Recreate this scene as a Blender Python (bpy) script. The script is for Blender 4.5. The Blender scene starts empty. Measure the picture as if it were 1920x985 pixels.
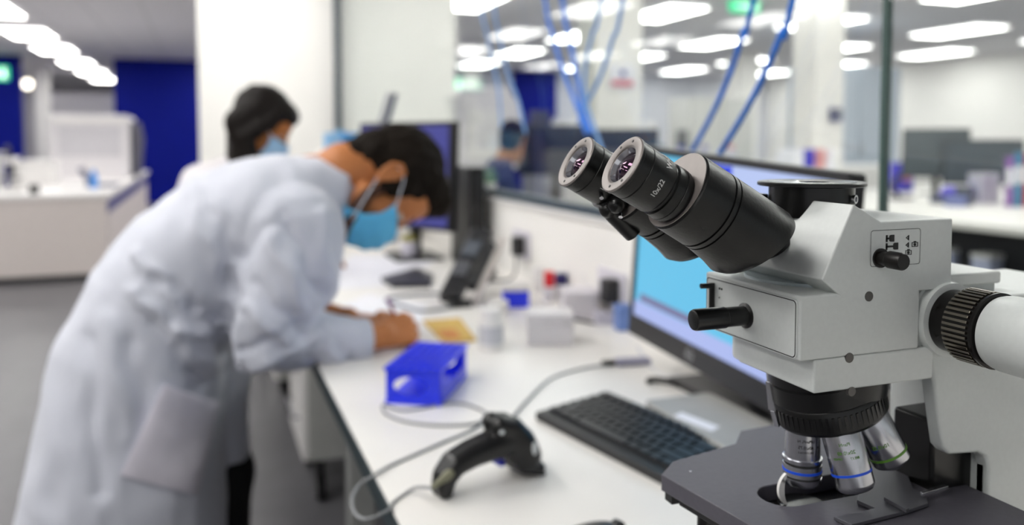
import bpy, bmesh, math, random
from mathutils import Vector as V, Matrix, noise
import numpy as np
random.seed(4)
PI = math.pi
S = bpy.context.scene
C = S.collection

# ------------------------------------------------------------------ camera, world, exposure
cam_data = bpy.data.cameras.new('camera'); cam = bpy.data.objects.new('camera', cam_data); C.objects.link(cam)
S.camera = cam
cam_data.sensor_width = 36; cam_data.lens = 29.25; cam_data.shift_y = -147.5/1920
cam_data.clip_start = .02; cam_data.clip_end = 200
YAW, PITCH, CAM = math.radians(20.433), math.radians(3.0456), V((0, 0, 1.2))
cam.location = CAM; cam.rotation_euler = (PI/2-PITCH, 0, -YAW)
cam_data.dof.use_dof = True; cam_data.dof.focus_distance = .505; cam_data.dof.aperture_fstop = 4.0
W = bpy.data.worlds.new('world'); S.world = W; W.use_nodes = True
W.node_tree.nodes['Background'].inputs[0].default_value = (.97, .98, 1, 1)
W.node_tree.nodes['Background'].inputs[1].default_value = .50
PANEL = 10.0
S.view_settings.view_transform = 'Standard'; S.view_settings.look = 'None'
S.view_settings.exposure = 0.26; S.view_settings.gamma = 1

# a measured point of the room: the ray through a picture point, met with a real plane of the room
FW = V((math.sin(YAW)*math.cos(PITCH), math.cos(YAW)*math.cos(PITCH), -math.sin(PITCH)))
RT = V((math.cos(YAW), -math.sin(YAW), 0)); UP = RT.cross(FW)
def at(x, y, X=None, Y=None, Z=None):
    d = FW + RT*((x-960)/1560) + UP*((345-y)/1560)
    t = X/d.x if X is not None else Y/d.y if Y is not None else (Z-1.2)/d.z
    return CAM + d*t

# ------------------------------------------------------------------ materials
def lin(h):
    h = h.lstrip('#'); c = [int(h[i:i+2], 16)/255 for i in (0, 2, 4)]
    return tuple(v/12.92 if v <= .04045 else ((v+.055)/1.055)**2.4 for v in c)
MATS = {}
def mat(name, hexc, rough=.5, metal=0, var=.05, scale=30, bump=0, emit=0, trans=0, coat=0, spec=.5, stretch=None, sheen=0, dark=False):
    if name in MATS: return MATS[name]
    m = bpy.data.materials.new(name); m.use_nodes = True; nt = m.node_tree; N = nt.nodes; L = nt.links
    b = N['Principled BSDF']; c = lin(hexc)
    tc = N.new('ShaderNodeTexCoord'); src = tc.outputs['Object']
    if stretch:
        mp = N.new('ShaderNodeMapping'); mp.inputs['Scale'].default_value = stretch; L.new(src, mp.inputs[0]); src = mp.outputs[0]
    nz = N.new('ShaderNodeTexNoise'); nz.inputs['Scale'].default_value = scale; nz.inputs['Detail'].default_value = 4
    L.new(src, nz.inputs['Vector'])
    rp = N.new('ShaderNodeValToRGB'); L.new(nz.outputs['Fac'], rp.inputs[0])
    rp.color_ramp.elements[0].position = .3; rp.color_ramp.elements[1].position = .7
    rp.color_ramp.elements[0].color = (*[v*(1-var) for v in c], 1); rp.color_ramp.elements[1].color = (*[min(1, v*(1+var)) for v in c], 1)
    L.new(rp.outputs[0], b.inputs['Base Color'])
    b.inputs['Roughness'].default_value = rough; b.inputs['Metallic'].default_value = metal
    b.inputs['Specular IOR Level'].default_value = spec
    if trans: b.inputs['Transmission Weight'].default_value = trans
    if coat: b.inputs['Coat Weight'].default_value = coat
    if sheen: b.inputs['Sheen Weight'].default_value = sheen
    if bump:
        bp = N.new('ShaderNodeBump'); bp.inputs['Strength'].default_value = bump; bp.inputs['Distance'].default_value = .002
        L.new(nz.outputs['Fac'], bp.inputs['Height']); L.new(bp.outputs[0], b.inputs['Normal'])
    if emit and dark: nt.links.remove(b.inputs['Base Color'].links[0]); b.inputs['Base Color'].default_value = (.01, .01, .01, 1)
    if emit:
        L.new(rp.outputs[0], b.inputs['Emission Color']); b.inputs['Emission Strength'].default_value = emit
    MATS[name] = m; return m
def glass_mat(name, tint, gloss=.1, refl=1.0):
    if name in MATS: return MATS[name]
    m = bpy.data.materials.new(name); m.use_nodes = True; nt = m.node_tree; N = nt.nodes; L = nt.links
    N.remove(N['Principled BSDF'])
    tr = N.new('ShaderNodeBsdfTransparent'); tr.inputs[0].default_value = (*lin(tint), 1)
    gl = N.new('ShaderNodeBsdfGlossy'); gl.inputs['Roughness'].default_value = gloss; gl.inputs[0].default_value = (refl, refl, refl, 1)
    lw = N.new('ShaderNodeLayerWeight'); lw.inputs['Blend'].default_value = .5
    pw = N.new('ShaderNodeMath'); pw.operation = 'POWER'; pw.inputs[1].default_value = 5; L.new(lw.outputs['Facing'], pw.inputs[0])
    fr = N.new('ShaderNodeMath'); fr.operation = 'MULTIPLY_ADD'; fr.inputs[1].default_value = .45; fr.inputs[2].default_value = .04; L.new(pw.outputs[0], fr.inputs[0])
    mx = N.new('ShaderNodeMixShader'); L.new(fr.outputs[0], mx.inputs[0]); L.new(tr.outputs[0], mx.inputs[1]); L.new(gl.outputs[0], mx.inputs[2])
    L.new(mx.outputs[0], N['Material Output'].inputs[0]); MATS[name] = m; return m
WALLW = mat('white wall paint', '#f7f5f1', .6, var=.012, scale=4)
CEIL = mat('ceiling tile', '#f4f3f6', .8, var=.03, scale=40)
FLOOR = mat('grey vinyl floor', '#5f5e62', .4, var=.08, scale=9)
BLUEW = mat('deep blue wall paint', '#02127c', .55, var=.05, scale=3, spec=.12)
LAM = mat('white bench laminate', '#f1eee9', .35, var=.012, scale=12)
EDGE = mat('dark bench edge', '#1d2c30', .5)
GREYP = mat('grey panel', '#8d8e8c', .5)
DKP = mat('dark plastic', '#1b1b1e', .38, var=.1, scale=80)
BLK = mat('black plastic', '#0c0c0d', .33, var=.1, scale=90)
MUL = mat('dark green blue frame', '#2b3d4b', .4)
SCOPE = mat('microscope light grey enamel', '#d2d6d4', .36, var=.02, scale=300, bump=.04)
SCOPEB = mat('microscope black enamel', '#0d0e0e', .33, var=.08, scale=400, bump=.08, spec=.4)
MBLK = mat('satin black metal', '#0b0b0b', .28, var=.1, scale=200)
CAPG = mat('grey brown anodised metal', '#7d7673', .42, metal=.35, var=.04, scale=120)
STEEL = mat('brushed steel', '#c6c7cc', .22, metal=1, var=.06, scale=60)
STAGEM = mat('charcoal stage enamel', '#504e56', .5, var=.05, scale=250, bump=.05)
INK = mat('dark ink', '#1c1d1c', .6); WINK = mat('white ink', '#dededc', .6)
BLUER = mat('blue ring', '#1c55e0', .35); GREENR = mat('green ring', '#5d9030', .4)
COAT = mat('white cotton coat', '#cbced9', .85, var=.03, scale=14, bump=.06, sheen=.2)
COAT2 = mat('pale coat cotton', '#dcd8da', .9, var=.03, scale=14)
SKIN = mat('tan skin', '#c07a48', .5, var=.07, scale=25, spec=.35)
SKIN2 = mat('brown skin', '#b87238', .5, var=.07, scale=25, spec=.35)
HAIR = mat('dark brown hair', '#171009', .75, var=.3, scale=60, stretch=(1, 1, 5), bump=.5, spec=.15)
HAIR2 = mat('black brown hair', '#130d0a', .6, var=.3, scale=60, stretch=(6, 6, 1), bump=.3, spec=.2)
BEARD = mat('dark stubble', '#4a2e20', .8, var=.3, scale=200)
MASK = mat('light blue mask fabric', '#63c4f2', .75, var=.05, scale=60)
LOOP = mat('white elastic', '#d9dbe2', .8)
TROU = mat('black trouser cloth', '#0d0d10', .85)
BLUEP = mat('bright blue plastic', '#2036f0', .35, var=.06, scale=30)
CLEAR = mat('milky translucent plastic', '#e9e6ea', .3, var=.02, trans=.25)
WHP = mat('white plastic', '#eceae8', .4, var=.015)
PAPER = mat('white paper', '#f0f0f6', .7, var=.015)
CABLE = mat('grey cable', '#8a8c8e', .5)
BCAB = mat('blue cable', '#1478e6', .35, var=.15, scale=60)
SHOE = mat('black leather', '#0e0d0d', .35)

# ------------------------------------------------------------------ geometry helpers
def frame(d):
    d = V(d).normalized(); a = V((0, 0, 1)) if abs(d.z) < .9 else V((1, 0, 0))
    u = d.cross(a).normalized(); return u, d.cross(u).normalized(), d
class MB:
    """collects shapes in world coordinates; build() links them as one mesh object"""
    def __init__(s): s.bm = bmesh.new(); s.slot = 0; s.mats = []
    def use(s, m):
        if m not in s.mats: s.mats.append(m)
        s.slot = s.mats.index(m); return s
    def face(s, vs):
        try: f = s.bm.faces.new(vs); f.material_index = s.slot; return f
        except ValueError: return None
    def hexa(s, c, ax, ay, az):
        c = V(c); v = [s.bm.verts.new(c+ax*i+ay*j+az*k) for i in (-1, 1) for j in (-1, 1) for k in (-1, 1)]
        for q in ((0,1,3,2),(4,6,7,5),(0,4,5,1),(2,3,7,6),(0,2,6,4),(1,5,7,3)): s.face([v[i] for i in q])
        return s
    def box(s, lo, hi, rot=0):
        lo, hi = V(lo), V(hi); c = (lo+hi)/2; h = (hi-lo)/2; R = Matrix.Rotation(rot, 3, 'Z')
        return s.hexa(c, R@V((h.x,0,0)), R@V((0,h.y,0)), V((0,0,h.z)))
    def rings(s, rs, cap=True):
        vv = [[s.bm.verts.new(p) for p in r] for r in rs]; n = len(vv[0])
        for a, b in zip(vv, vv[1:]):
            for i in range(n): s.face([a[i], a[(i+1)%n], b[(i+1)%n], b[i]])
        if cap: s.face(vv[0][::-1]); s.face(vv[-1])
        return s
    def lathe(s, o, d, prof, n=32, cap=True, knurl=None):
        """prof: (distance along d, radius)"""
        u, w, d = frame(d); o = V(o); rs = []
        for (t, r) in prof:
            rs.append([o+d*t+(u*math.cos(2*PI*i/n)+w*math.sin(2*PI*i/n))*(r*(1-(knurl or 0)*(i % 4 < 2))) for i in range(n)])
        return s.rings(rs, cap)
    def cyl(s, a, b, r, r2=None, n=24):
        a, b = V(a), V(b); L_ = (b-a).length; return s.lathe(a, b-a, [(0, r), (L_, r if r2 is None else r2)], n)
    def prism(s, pts, ax, h0, h1):
        """closed polygon pts; ax 'Y': pts are (x,z), 'Z': pts (x,y), 'X': pts (y,z)"""
        f = {'Y': lambda p, h: V((p[0], h, p[1])), 'Z': lambda p, h: V((p[0], p[1], h)), 'X': lambda p, h: V((h, p[0], p[1]))}[ax]
        return s.rings([[f(p, h0) for p in pts], [f(p, h1) for p in pts]])
    def ball(s, c, r, n=16, m=10, M=None):
        c = V(c); r = V(r) if hasattr(r, '__len__') else V((r, r, r)); rs = []
        for j in range(1, m):
            t = PI*j/m
            rs.append([V((math.sin(t)*math.cos(2*PI*i/n)*r.x, math.sin(t)*math.sin(2*PI*i/n)*r.y, math.cos(t)*r.z)) for i in range(n)])
        g = (lambda p: c+(M@p)) if M else (lambda p: c+p)
        vv = [[s.bm.verts.new(g(p)) for p in q] for q in rs]
        top = s.bm.verts.new(g(V((0, 0, r.z)))); bot = s.bm.verts.new(g(V((0, 0, -r.z))))
        for a, b in zip(vv, vv[1:]):
            for i in range(n): s.face([a[i], b[i], b[(i+1)%n], a[(i+1)%n]])
        for i in range(n): s.face([top, vv[0][i], vv[0][(i+1)%n]]); s.face([bot, vv[-1][(i+1)%n], vv[-1][i]])
        return s
    def limb(s, pts, rad, n=14):
        """overlapping cones and balls, later fused by remesh()"""
        pts = [V(p) for p in pts]
        for p, r in zip(pts, rad): s.ball(p, r, n, 8)
        for a, b, ra, rb in zip(pts, pts[1:], rad, rad[1:]): s.cyl(a, b, ra, rb, n)
        return s
    def tube(s, pts, r, n=8, sub=6):
        pts = [V(p) for p in pts]
        if sub > 1:
            P = [pts[0]*2-pts[1]]+pts+[pts[-1]*2-pts[-2]]; out = []
            for i in range(1, len(P)-2):
                for k in range(sub):
                    t = k/sub; a, b, c, d = P[i-1:i+3]
                    out.append(.5*((2*b)+(c-a)*t+(2*a-5*b+4*c-d)*t*t+(3*b-a-3*c+d)*t**3))
            pts = out+[pts[-1]]
        rs = []; u = None
        for i, p in enumerate(pts):
            d = (pts[min(i+1, len(pts)-1)]-pts[max(i-1, 0)]).normalized()
            if u is None: u = frame(d)[0]
            u = (u-d*u.dot(d)).normalized(); w = d.cross(u); rr = r(i/(len(pts)-1)) if callable(r) else r
            rs.append([p+(u*math.cos(2*PI*k/n)+w*math.sin(2*PI*k/n))*rr for k in range(n)])
        return s.rings(rs)
    def loft(s, secs, n=32, ex=2.0):
        """secs: centre, axis a (vector with length), axis b (vector with length)"""
        rs = []
        for c, a, b in secs:
            r = []
            for i in range(n):
                t = 2*PI*i/n; cc, ss = math.cos(t), math.sin(t)
                r.append(V(c)+V(a)*math.copysign(abs(cc)**(2/ex), cc)+V(b)*math.copysign(abs(ss)**(2/ex), ss))
            rs.append(r)
        return s.rings(rs)
    def build(s, name, m=None, parent=None, bevel=0, seg=2, smooth=35, origin=None):
        if m and not s.mats: s.mats = [m]
        bmesh.ops.recalc_face_normals(s.bm, faces=s.bm.faces)
        o0 = wpos(parent) if parent else V(origin or (0, 0, 0))
        if o0.length > 0: bmesh.ops.translate(s.bm, verts=s.bm.verts, vec=-o0)
        me = bpy.data.meshes.new(name); s.bm.to_mesh(me); s.bm.free()
        for q in s.mats: me.materials.append(q)
        if smooth:
            for p in me.polygons: p.use_smooth = True
            me.set_sharp_from_angle(angle=math.radians(smooth))
        o = bpy.data.objects.new(name, me); C.objects.link(o)
        if parent: o.parent = parent
        else: o.location = o0
        if bevel:
            b = o.modifiers.new('bevel', 'BEVEL'); b.width = bevel; b.segments = seg; b.limit_method = 'ANGLE'; b.angle_limit = math.radians(40); b.harden_normals = True
        return o
def wpos(o):
    p = V((0, 0, 0))
    while o: p += o.location; o = o.parent
    return p
def thing(name, label, cat, loc=(0, 0, 0), group=None):
    o = bpy.data.objects.new(name, None); C.objects.link(o); o.location = loc; o.empty_display_size = .05
    return tag(o, label, cat, group)
def tag(o, label, cat, group=None):
    o['label'] = label; o['category'] = cat
    if group: o['group'] = group
    return o
def struct(o): o['kind'] = 'structure'; return o
def kids(o): return [c for c in list(C.objects) if c.parent == o]
def dup(root, loc, label=None, rz=None):
    r = root.copy(); C.objects.link(r); r.location = loc
    if label: r['label'] = label
    if rz is not None: r.rotation_euler.z = rz
    for ch in kids(root):
        c = ch.copy(); C.objects.link(c); c.parent = r
        for g in kids(ch):
            d = g.copy(); C.objects.link(d); d.parent = c
    return r
def remesh(o, voxel, smooth=6, fold=None, factor=.5):
    """fuse the overlapping solids of o into one continuous skin"""
    md = o.modifiers.new('r', 'REMESH'); md.mode = 'VOXEL'; md.voxel_size = voxel; md.use_smooth_shade = True
    if smooth:
        sm = o.modifiers.new('s', 'SMOOTH'); sm.iterations = smooth; sm.factor = factor
    dg = bpy.context.evaluated_depsgraph_get(); dg.update()
    me = bpy.data.meshes.new_from_object(o.evaluated_get(dg))
    o.modifiers.clear()
    for q in o.data.materials:
        if q and q.name not in [x.name for x in me.materials if x]: me.materials.append(q)
    old = o.data; o.data = me
    n = len(me.vertices); co = np.empty(n*3, 'f'); me.vertices.foreach_get('co', co); co = co.reshape(-1, 3)
    if fold:
        nr = np.empty(n*3, 'f'); me.vertices.foreach_get('normal', nr); nr = nr.reshape(-1, 3)
        off = np.array(wpos(o)); co = co+nr*fold(co+off)[:, None]
        me.vertices.foreach_set('co', co.astype('f').ravel()); me.update()
    for p in me.polygons: p.use_smooth = True
    return o
def boolean(o, cutter):
    md = o.modifiers.new('b', 'BOOLEAN'); md.object = cutter; md.operation = 'DIFFERENCE'; md.solver = 'EXACT'
    dg = bpy.context.evaluated_depsgraph_get(); dg.update()
    me = bpy.data.meshes.new_from_object(o.evaluated_get(dg)); o.modifiers.clear(); o.data = me
    bpy.data.objects.remove(cutter)
def rrect(x0, y0, x1, y1, r, n=5):
    out = []
    for cx, cy, a in ((x1-r, y1-r, 0), (x0+r, y1-r, 90), (x0+r, y0+r, 180), (x1-r, y0+r, 270)):
        for k in range(n+1):
            t = math.radians(a+90*k/n); out.append((cx+r*math.cos(t), cy+r*math.sin(t)))
    return out
def text_bm(txt, size, depth=.0002):
    cu = bpy.data.curves.new('t', 'FONT'); cu.body = txt; cu.size = size; cu.extrude = depth; cu.align_x = 'CENTER'; cu.align_y = 'CENTER'
    o = bpy.data.objects.new('t', cu); C.objects.link(o); dg = bpy.context.evaluated_depsgraph_get(); dg.update()
    me = bpy.data.meshes.new_from_object(o.evaluated_get(dg)); bm = bmesh.new(); bm.from_mesh(me)
    bpy.data.objects.remove(o); bpy.data.curves.remove(cu); return bm
def text_on(name, txt, size, m, parent, o, ex, ey, depth=.0002, fn=None):
    """lettering lying on the plane (o; ex, ey), or bent by fn(x, y, z)"""
    mb = MB(); mb.bm = text_bm(txt, size, depth); ex, ey = V(ex).normalized(), V(ey).normalized(); nz = ex.cross(ey)
    for v in mb.bm.verts: v.co = fn(v.co.x, v.co.y, v.co.z) if fn else V(o)+ex*v.co.x+ey*v.co.y+nz*v.co.z
    return mb.build(name, m, parent, smooth=0)

# ------------------------------------------------------------------ the room
XG = .97                                                            # plane of the glass partition
CH = 2.7
def sbox(name, lo, hi, m, bevel=0): return struct(MB().box(lo, hi).build(name, m, bevel=bevel, smooth=0 if not bevel else 35))
sbox('floor', (-9, -6, -.1), (13, 27, 0), FLOOR)
ceil = MB().use(CEIL); ceil.box((-9, -6, CH), (13, 27, CH+.1))
ceil.use(mat('ceiling grid', '#e2e2e4', .6))
for i in range(38): ceil.box((-9+i*.6-.012, -6, CH-.004), (-9+i*.6+.012, 27, CH+.001)) if i < 37 else None
struct(ceil.build('ceiling', smooth=0))
sbox('wall_left', (-9.1, -6, 0), (-9, 27, CH), WALLW)
sbox('wall_right', (13, -6, 0), (13.1, 27, CH), WALLW)
sbox('wall_back', (-9, 27, 0), (13, 27.1, CH), mat('pale grey far wall', '#dad9dc', .6))
sbox('wall_blue_left', (-9, 17, 0), (-3.0, 17.2, CH), BLUEW)
sbox('wall_blue_right', (-1.5, 17, 0), (5.6, 17.2, CH), BLUEW)
sbox('wall_far_right', (5.6, 17, 0), (13, 17.2, CH), mat('lilac grey wall', '#ccced6', .6))
sbox('trim_1', (6.35, 16.9, 0), (7.35, 17, CH), BLUEW)
sbox('trim_2', (5.15, 16.7, 0), (5.5, 17, CH), WALLW)
sbox('wall_white', (-.015, 6.5, 0), (1.93, 6.8, CH), WALLW)
sbox('trim_3', (-3.2, 19.5, 0), (-2.95, 19.8, CH), WALLW)
sbox('trim_4', (-3.7, 20.2, 0), (-1.7, 20.4, CH-.5), mat('pale partition', '#c8c6cc', .6))
# low wall behind the bench, sill, glass
sbox('wall_upstand', (XG-.01, -3, 0), (XG+.12, 6.5, .985), WALLW)
sbox('trim_5', (XG-.022, -3, .985), (XG+.13, 6.5, .997), WHP, bevel=.002)
sbox('trim_6', (XG-.004, -3, .997), (XG+.03, 6.5, 1.022), MUL, bevel=.001)
GL = glass_mat('partition glass', '#f8fbfa', .02)
gedge = MB().box((XG+.004, 1.0, 1.02), (XG+.014, 6.38, CH)).build('window_1', GL, smooth=0); struct(gedge)
struct(MB().box((XG+.004, -3, 1.02), (XG+.014, .99, CH)).build('window_2', GL, smooth=0))
sbox('trim_7', (XG+.003, .9905, 1.02), (XG+.015, .9995, CH), mat('green glass edge', '#4d6660', .3))
sbox('trim_8', (XG-.01, 6.38, .75), (XG+.03, 6.5, CH), MUL)
# columns of the room beyond the glass
sbox('trim_9', (2.60, 5.3, 0), (2.97, 5.6, CH), WALLW)
sbox('trim_10', (5.1, 6.0, 0), (5.42, 6.3, CH), WALLW)
sbox('trim_11', (8.6, 12, 0), (9.0, 12.4, CH), WALLW)
sbox('wall_inner', (6.0, -3, 0), (12.9, -2.8, CH), WALLW)

# ------------------------------------------------------------------ ceiling lights
DIFF = mat('lit diffuser', '#fffdf9', .6, emit=PANEL, var=.0)
def panel_light(label):
    t = thing('ceiling_light', label, 'ceiling light', (0, 0, CH), 'recessed ceiling panel lights')
    z = CH-.006
    MB().box((-.3, -.6, z-.012), (-.275, .6, z)).box((.275, -.6, z-.012), (.3, .6, z)).box((-.275, -.6, z-.012), (.275, -.575, z)).box((-.275, .575, z-.012), (.275, .6, z)).build('light_frame', WHP, t, smooth=0)
    MB().box((-.275, -.575, z-.008), (.275, .575, z-.002)).build('diffuser', DIFF, t, smooth=0)
    return t
rows = {-4.6: 'part-added far left row', -2.25: 'left aisle row', .3: 'part-added row above the aisle', 2.75: 'first row beyond the glass', 5.15: 'second row beyond the glass', 7.45: 'third row beyond the glass', 9.8: 'fourth row beyond the glass', 12.0: 'added fifth row beyond the glass'}  # fifth row added to brighten the right-hand wall
ordn = ['first', 'second', 'third', 'fourth', 'fifth', 'sixth', 'seventh', 'eighth', 'ninth', 'tenth', 'eleventh', 'twelfth']
protoL = None
for X, rn in rows.items():
    ys = [y for y in (-.9, 1.5, 3.9, 6.3, 8.7, 11.1, 13.5, 15.7, 18.3, 20.7, 23.1) if not (y < 0 and X > 1) and (y < 17 or X in (-2.25, -4.6, .3)) ]  # unseen rear panels of two rows added to brighten the far opening
    for k, y in enumerate(ys):
        x_ = -.7 if X == .3 and y < 5 else X  # unseen near panels shifted over the aisle to light the microscope front
        if X == .3 and y < 0: x_, y = -.95, .35  # extra unseen panel placed to brighten the microscope front
        elif X == .3 and y < 2: y = 2.1
        lb = 'bright rectangular ceiling panel light, %s from the camera in the %s' % (ordn[k], rn)
        if protoL is None: protoL = panel_light(lb); protoL.location = (x_, y, CH)
        else: dup(protoL, (x_, y - (.75 if X == .3 and y == 6.3 else 0), CH), lb)
gl_ = at(51, 158, Y=18.5); t = thing('globe_lamp', 'small round glowing globe lamp far off in the left opening', 'lamp', (gl_.x, gl_.y, 2.3))
MB().ball(gl_, .09, 20, 12).build('globe', mat('warm lit globe', '#fff6e4', .5, emit=4, var=0), t); MB().cyl((gl_.x, gl_.y, gl_.z+.085), (gl_.x, gl_.y, CH), .012).build('stem', WHP, t)
# exit signs
def exit_sign(label, c, w, h, ang=0):
    t = thing('exit_sign', label, 'exit sign', (c[0], c[1], c[2]-h/2)); x, y, z = c
    MB().box((x-w/2, y-.015, z-h/2), (x+w/2, y+.015, z+h/2)).build('sign_box', mat('green lit sign', '#35c48a', .4, emit=1.2), t, bevel=.003)
    m = MB(); yy = y-.0165; u = h/10
    m.box((x-w*.30, yy-.002, z-.8*u), (x+w*.05, yy, z+.8*u)); m.prism([(x+w*.05, z+2.4*u), (x+w*.05, z-2.4*u), (x+w*.22, z)], 'Y', yy-.002, yy)
    m.build('arrow', mat('lit white', '#f2fff8', .4, emit=1.5), t, smooth=0)
    m = MB(); m.ball((x+w*.34, yy, z+3*u), (u*.9, .002, u*.9)); m.hexa((x+w*.34, yy-.001, z), V((u*1, 0, u*.2)), V((0, .001, 0)), V((-.3*u, 0, 2*u)))
    m.hexa((x+w*.37, yy-.001, z-2.6*u), V((u*.4, 0, 0)), V((0, .001, 0)), V((u*.7, 0, -1.3*u))); m.hexa((x+w*.30, yy-.001, z-2.6*u), V((u*.4, 0, 0)), V((0, .001, 0)), V((-u*.9, 0, -1.1*u)))
    m.build('running_figure', MATS['lit white'], t, smooth=0)
exit_sign('green exit sign hanging from the ceiling beyond the glass', (5.5, 7.6, 2.63), .38, .13)
exit_sign('green exit sign on the blue wall, seen through the glass', (4.95, 16.96, 2.38), .5, .22)
exit_sign('green exit sign at the far left, on the blue wall', (-3.42, 16.96, 2.37), .5, .24)
tag(MB().lathe((-3.25, 15.2, CH), (0, 0, -1), [(0, .09), (.03, .09), (.05, .07), (.055, .001)]).build('smoke_detector', WHP, origin=(-3.25, 15.2, CH)), 'small round smoke detector low on the ceiling by the left opening', 'smoke detector')
tag(MB().lathe((-1.15, 7.9, CH), (0, 0, -1), [(0, .05), (.02, .05), (.05, .035), (.055, .001)]).build('sprinkler', GREYP, origin=(-1.15, 7.9, CH)), 'small grey round ceiling sprinkler between the lights at left', 'sprinkler')

# ------------------------------------------------------------------ our bench
BX0, BX1, BZ = .207, XG-.01, .75
bench = thing('lab_bench', 'long white laminate lab bench with a dark edge, under the microscope and keyboard', 'lab bench', (.58, 1.6, 0))
MB().box((BX0+.002, -1, BZ-.028), (BX1, 5.6, BZ)).build('bench_top', LAM, bench, bevel=.0015)
MB().box((BX0-.0015, -1, BZ-.028), (BX0+.0017, 5.6, BZ-.001)).build('edge_band', EDGE, bench, smooth=0)
MB().box((BX0+.05, -1, BZ-.09), (BX0+.08, 5.6, BZ-.0285)).box((.9, -1, BZ-.09), (.93, 5.6, BZ-.0285)).build('under_rail', GREYP, bench)
for y in (.35, 1.62, 4.6):
    MB().box((BX0+.05, y-.03, .02), (BX0+.1, y+.03, BZ-.09)).box((BX0+.05, y-.03, 0), (.93, y+.03, .05)).build('leg', GREYP, bench, bevel=.004)
MB().box((.93, -1, .1), (.945, 5.6, BZ-.03)).build('modesty_panel', mat('dark grey panel', '#3c3d41', .5), bench)
def pedestal(label, x0, y0, x1, y1, z1):
    t = thing('drawer_pedestal', label, 'drawer unit', ((x0+x1)/2, (y0+y1)/2, 0))
    MB().box((x0+.018, y0, .15), (x1, y1, z1)).build('body', mat('pedestal grey', '#b3b4b0', .5), t, bevel=.003)
    hh = (z1-.16)/3
    for k in range(3):
        d = MB().box((x0, y0+.004, .155+k*hh), (x0+.017, y1-.004, .149+(k+1)*hh)).build('drawer', WHP, t, bevel=.002)
        MB().tube([(x0, y0+.1, .11+(k+1)*hh), (x0-.02, y0+.1, .11+(k+1)*hh), (x0-.02, y1-.1, .11+(k+1)*hh), (x0, y1-.1, .11+(k+1)*hh)], .004, sub=1).build('handle', STEEL, d)
    for x in (x0+.06, x1-.05):
        for y in (y0+.05, y1-.05): MB().cyl((x-.014, y, .0405), (x+.014, y, .0405), .040).cyl((x, y, .05), (x, y, .15), .012).build('castor', BLK, t)
pedestal('nearer grey drawer unit on castors under the white bench', .29, 2.72, .83, 3.14, .64)
pedestal('farther white drawer unit under the bench, behind the nearer one', .28, 3.7, .83, 4.12, .64)

# ------------------------------------------------------------------ far left bench island and machine
isl = thing('bench_island', 'long low white cabinet bench in the far left of the room', 'bench', (-1.24, 10, 0))
MB().box((-1.72, 7.9, .05), (-.78, 13.6, .70)).build('body', mat('warm white panel', '#d8cfcb', .5), isl, bevel=.004)
MB().box((-1.75, 7.88, .70), (-.75, 13.65, .735)).build('worktop', WHP, isl, bevel=.004)
MB().box((-1.70, 7.93, 0), (-.80, 13.55, .05)).build('plinth', DKP, isl)
MB().box((-.782, 8.0, .56), (-.775, 13.5, .66)).build('drawer_rail', mat('slate blue trim', '#55568a', .5), isl)
mach = thing('laboratory_analyser', 'large white rounded analyser cabinet on the far left bench', 'lab machine', (-1.2, 11.6, .735))
MB().prism(rrect(-1.70, .735, -.83, 1.50, .05), 'Y', 11.2, 12.3).build('housing', mat('machine white', '#e4e1e4', .45), mach, bevel=.01)
MB().box((-1.68, 11.18, 1.40), (-.85, 11.2, 1.47)).build('top_band', WHP, mach, bevel=.004)
MB().box((-1.6, 11.19, 1.0), (-.93, 11.2, 1.36)).build('door_panel', mat('pale grey door', '#cfcdd2', .3), mach, bevel=.003)
MB().prism([(-.82, .76), (-.74, .76), (-.70, 1.2), (-.74, 1.42), (-.82, 1.42)], 'Y', 11.3, 11.9).build('side_pipes', mat('dark side unit', '#5b5a66', .5), mach, bevel=.01)
mic = thing('bench_microscope', 'small pale microscope standing on the far left bench', 'microscope', (-1.62, 8.7, .735))
m = MB(); m.box((-1.70, 8.6, .735), (-1.52, 8.85, .765)); m.box((-1.66, 8.78, .765), (-1.58, 8.85, 1.02)); m.box((-1.66, 8.55, .98), (-1.58, 8.85, 1.04)); m.build('stand', WHP, mic, bevel=.008)
MB().cyl((-1.62, 8.62, .98), (-1.62, 8.62, .88), .02).cyl((-1.62, 8.6, 1.04), (-1.62, 8.5, 1.14), .018).build('optics', DKP, mic)
MB().box((-1.69, 8.56, .84), (-1.55, 8.7, .855)).build('stage', DKP, mic)
bt = thing('spray_bottle', 'blue spray bottle on the far left bench top', 'bottle', (-.98, 8.9, .735))
MB().lathe((-.98, 8.9, .735), (0, 0, 1), [(0, .035), (.12, .035), (.16, .014), (.18, .014)]).build('bottle_body', mat('sky blue plastic', '#3f8fe0', .4), bt)
MB().box((-1.03, 8.885, .915), (-.96, 8.915, .945)).build('trigger_head', WHP, bt, bevel=.004)
tag(MB().lathe((-1.36, 8.15, .735), (0, 0, 1), [(0, .04), (.05, .042), (.075, .036), (.078, .001)]).build('bench_pot', BLK, origin=(-1.36, 8.15, .735)), 'small black round pot on the front of the far left bench', 'pot')
nb = thing('laptop_computer', 'dark slim laptop lying by the edge of the far left bench', 'laptop', (-.92, 9.3, .735))
MB().box((-1.08, 9.1, .735), (-.8, 9.5, .755)).build('laptop_base', mat('slate', '#3c3f63', .5), nb, bevel=.004)
MB().hexa((-1.09, 9.3, .83), V((-.05, 0, .09)), V((0, .2, 0)), V((.004, 0, .002))).build('laptop_screen', mat('slate', '#3c3f63', .5), nb)
ct = thing('storage_box', 'low white storage box at the left end of the far bench', 'box', (-1.6, 9.9, .735))
MB().box((-1.74, 9.6, .735), (-1.44, 10.1, .96)).build('box_body', WHP, ct, bevel=.006); MB().box((-1.75, 9.59, .96), (-1.43, 10.11, .985)).build('lid', WHP, ct, bevel=.004)
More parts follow.
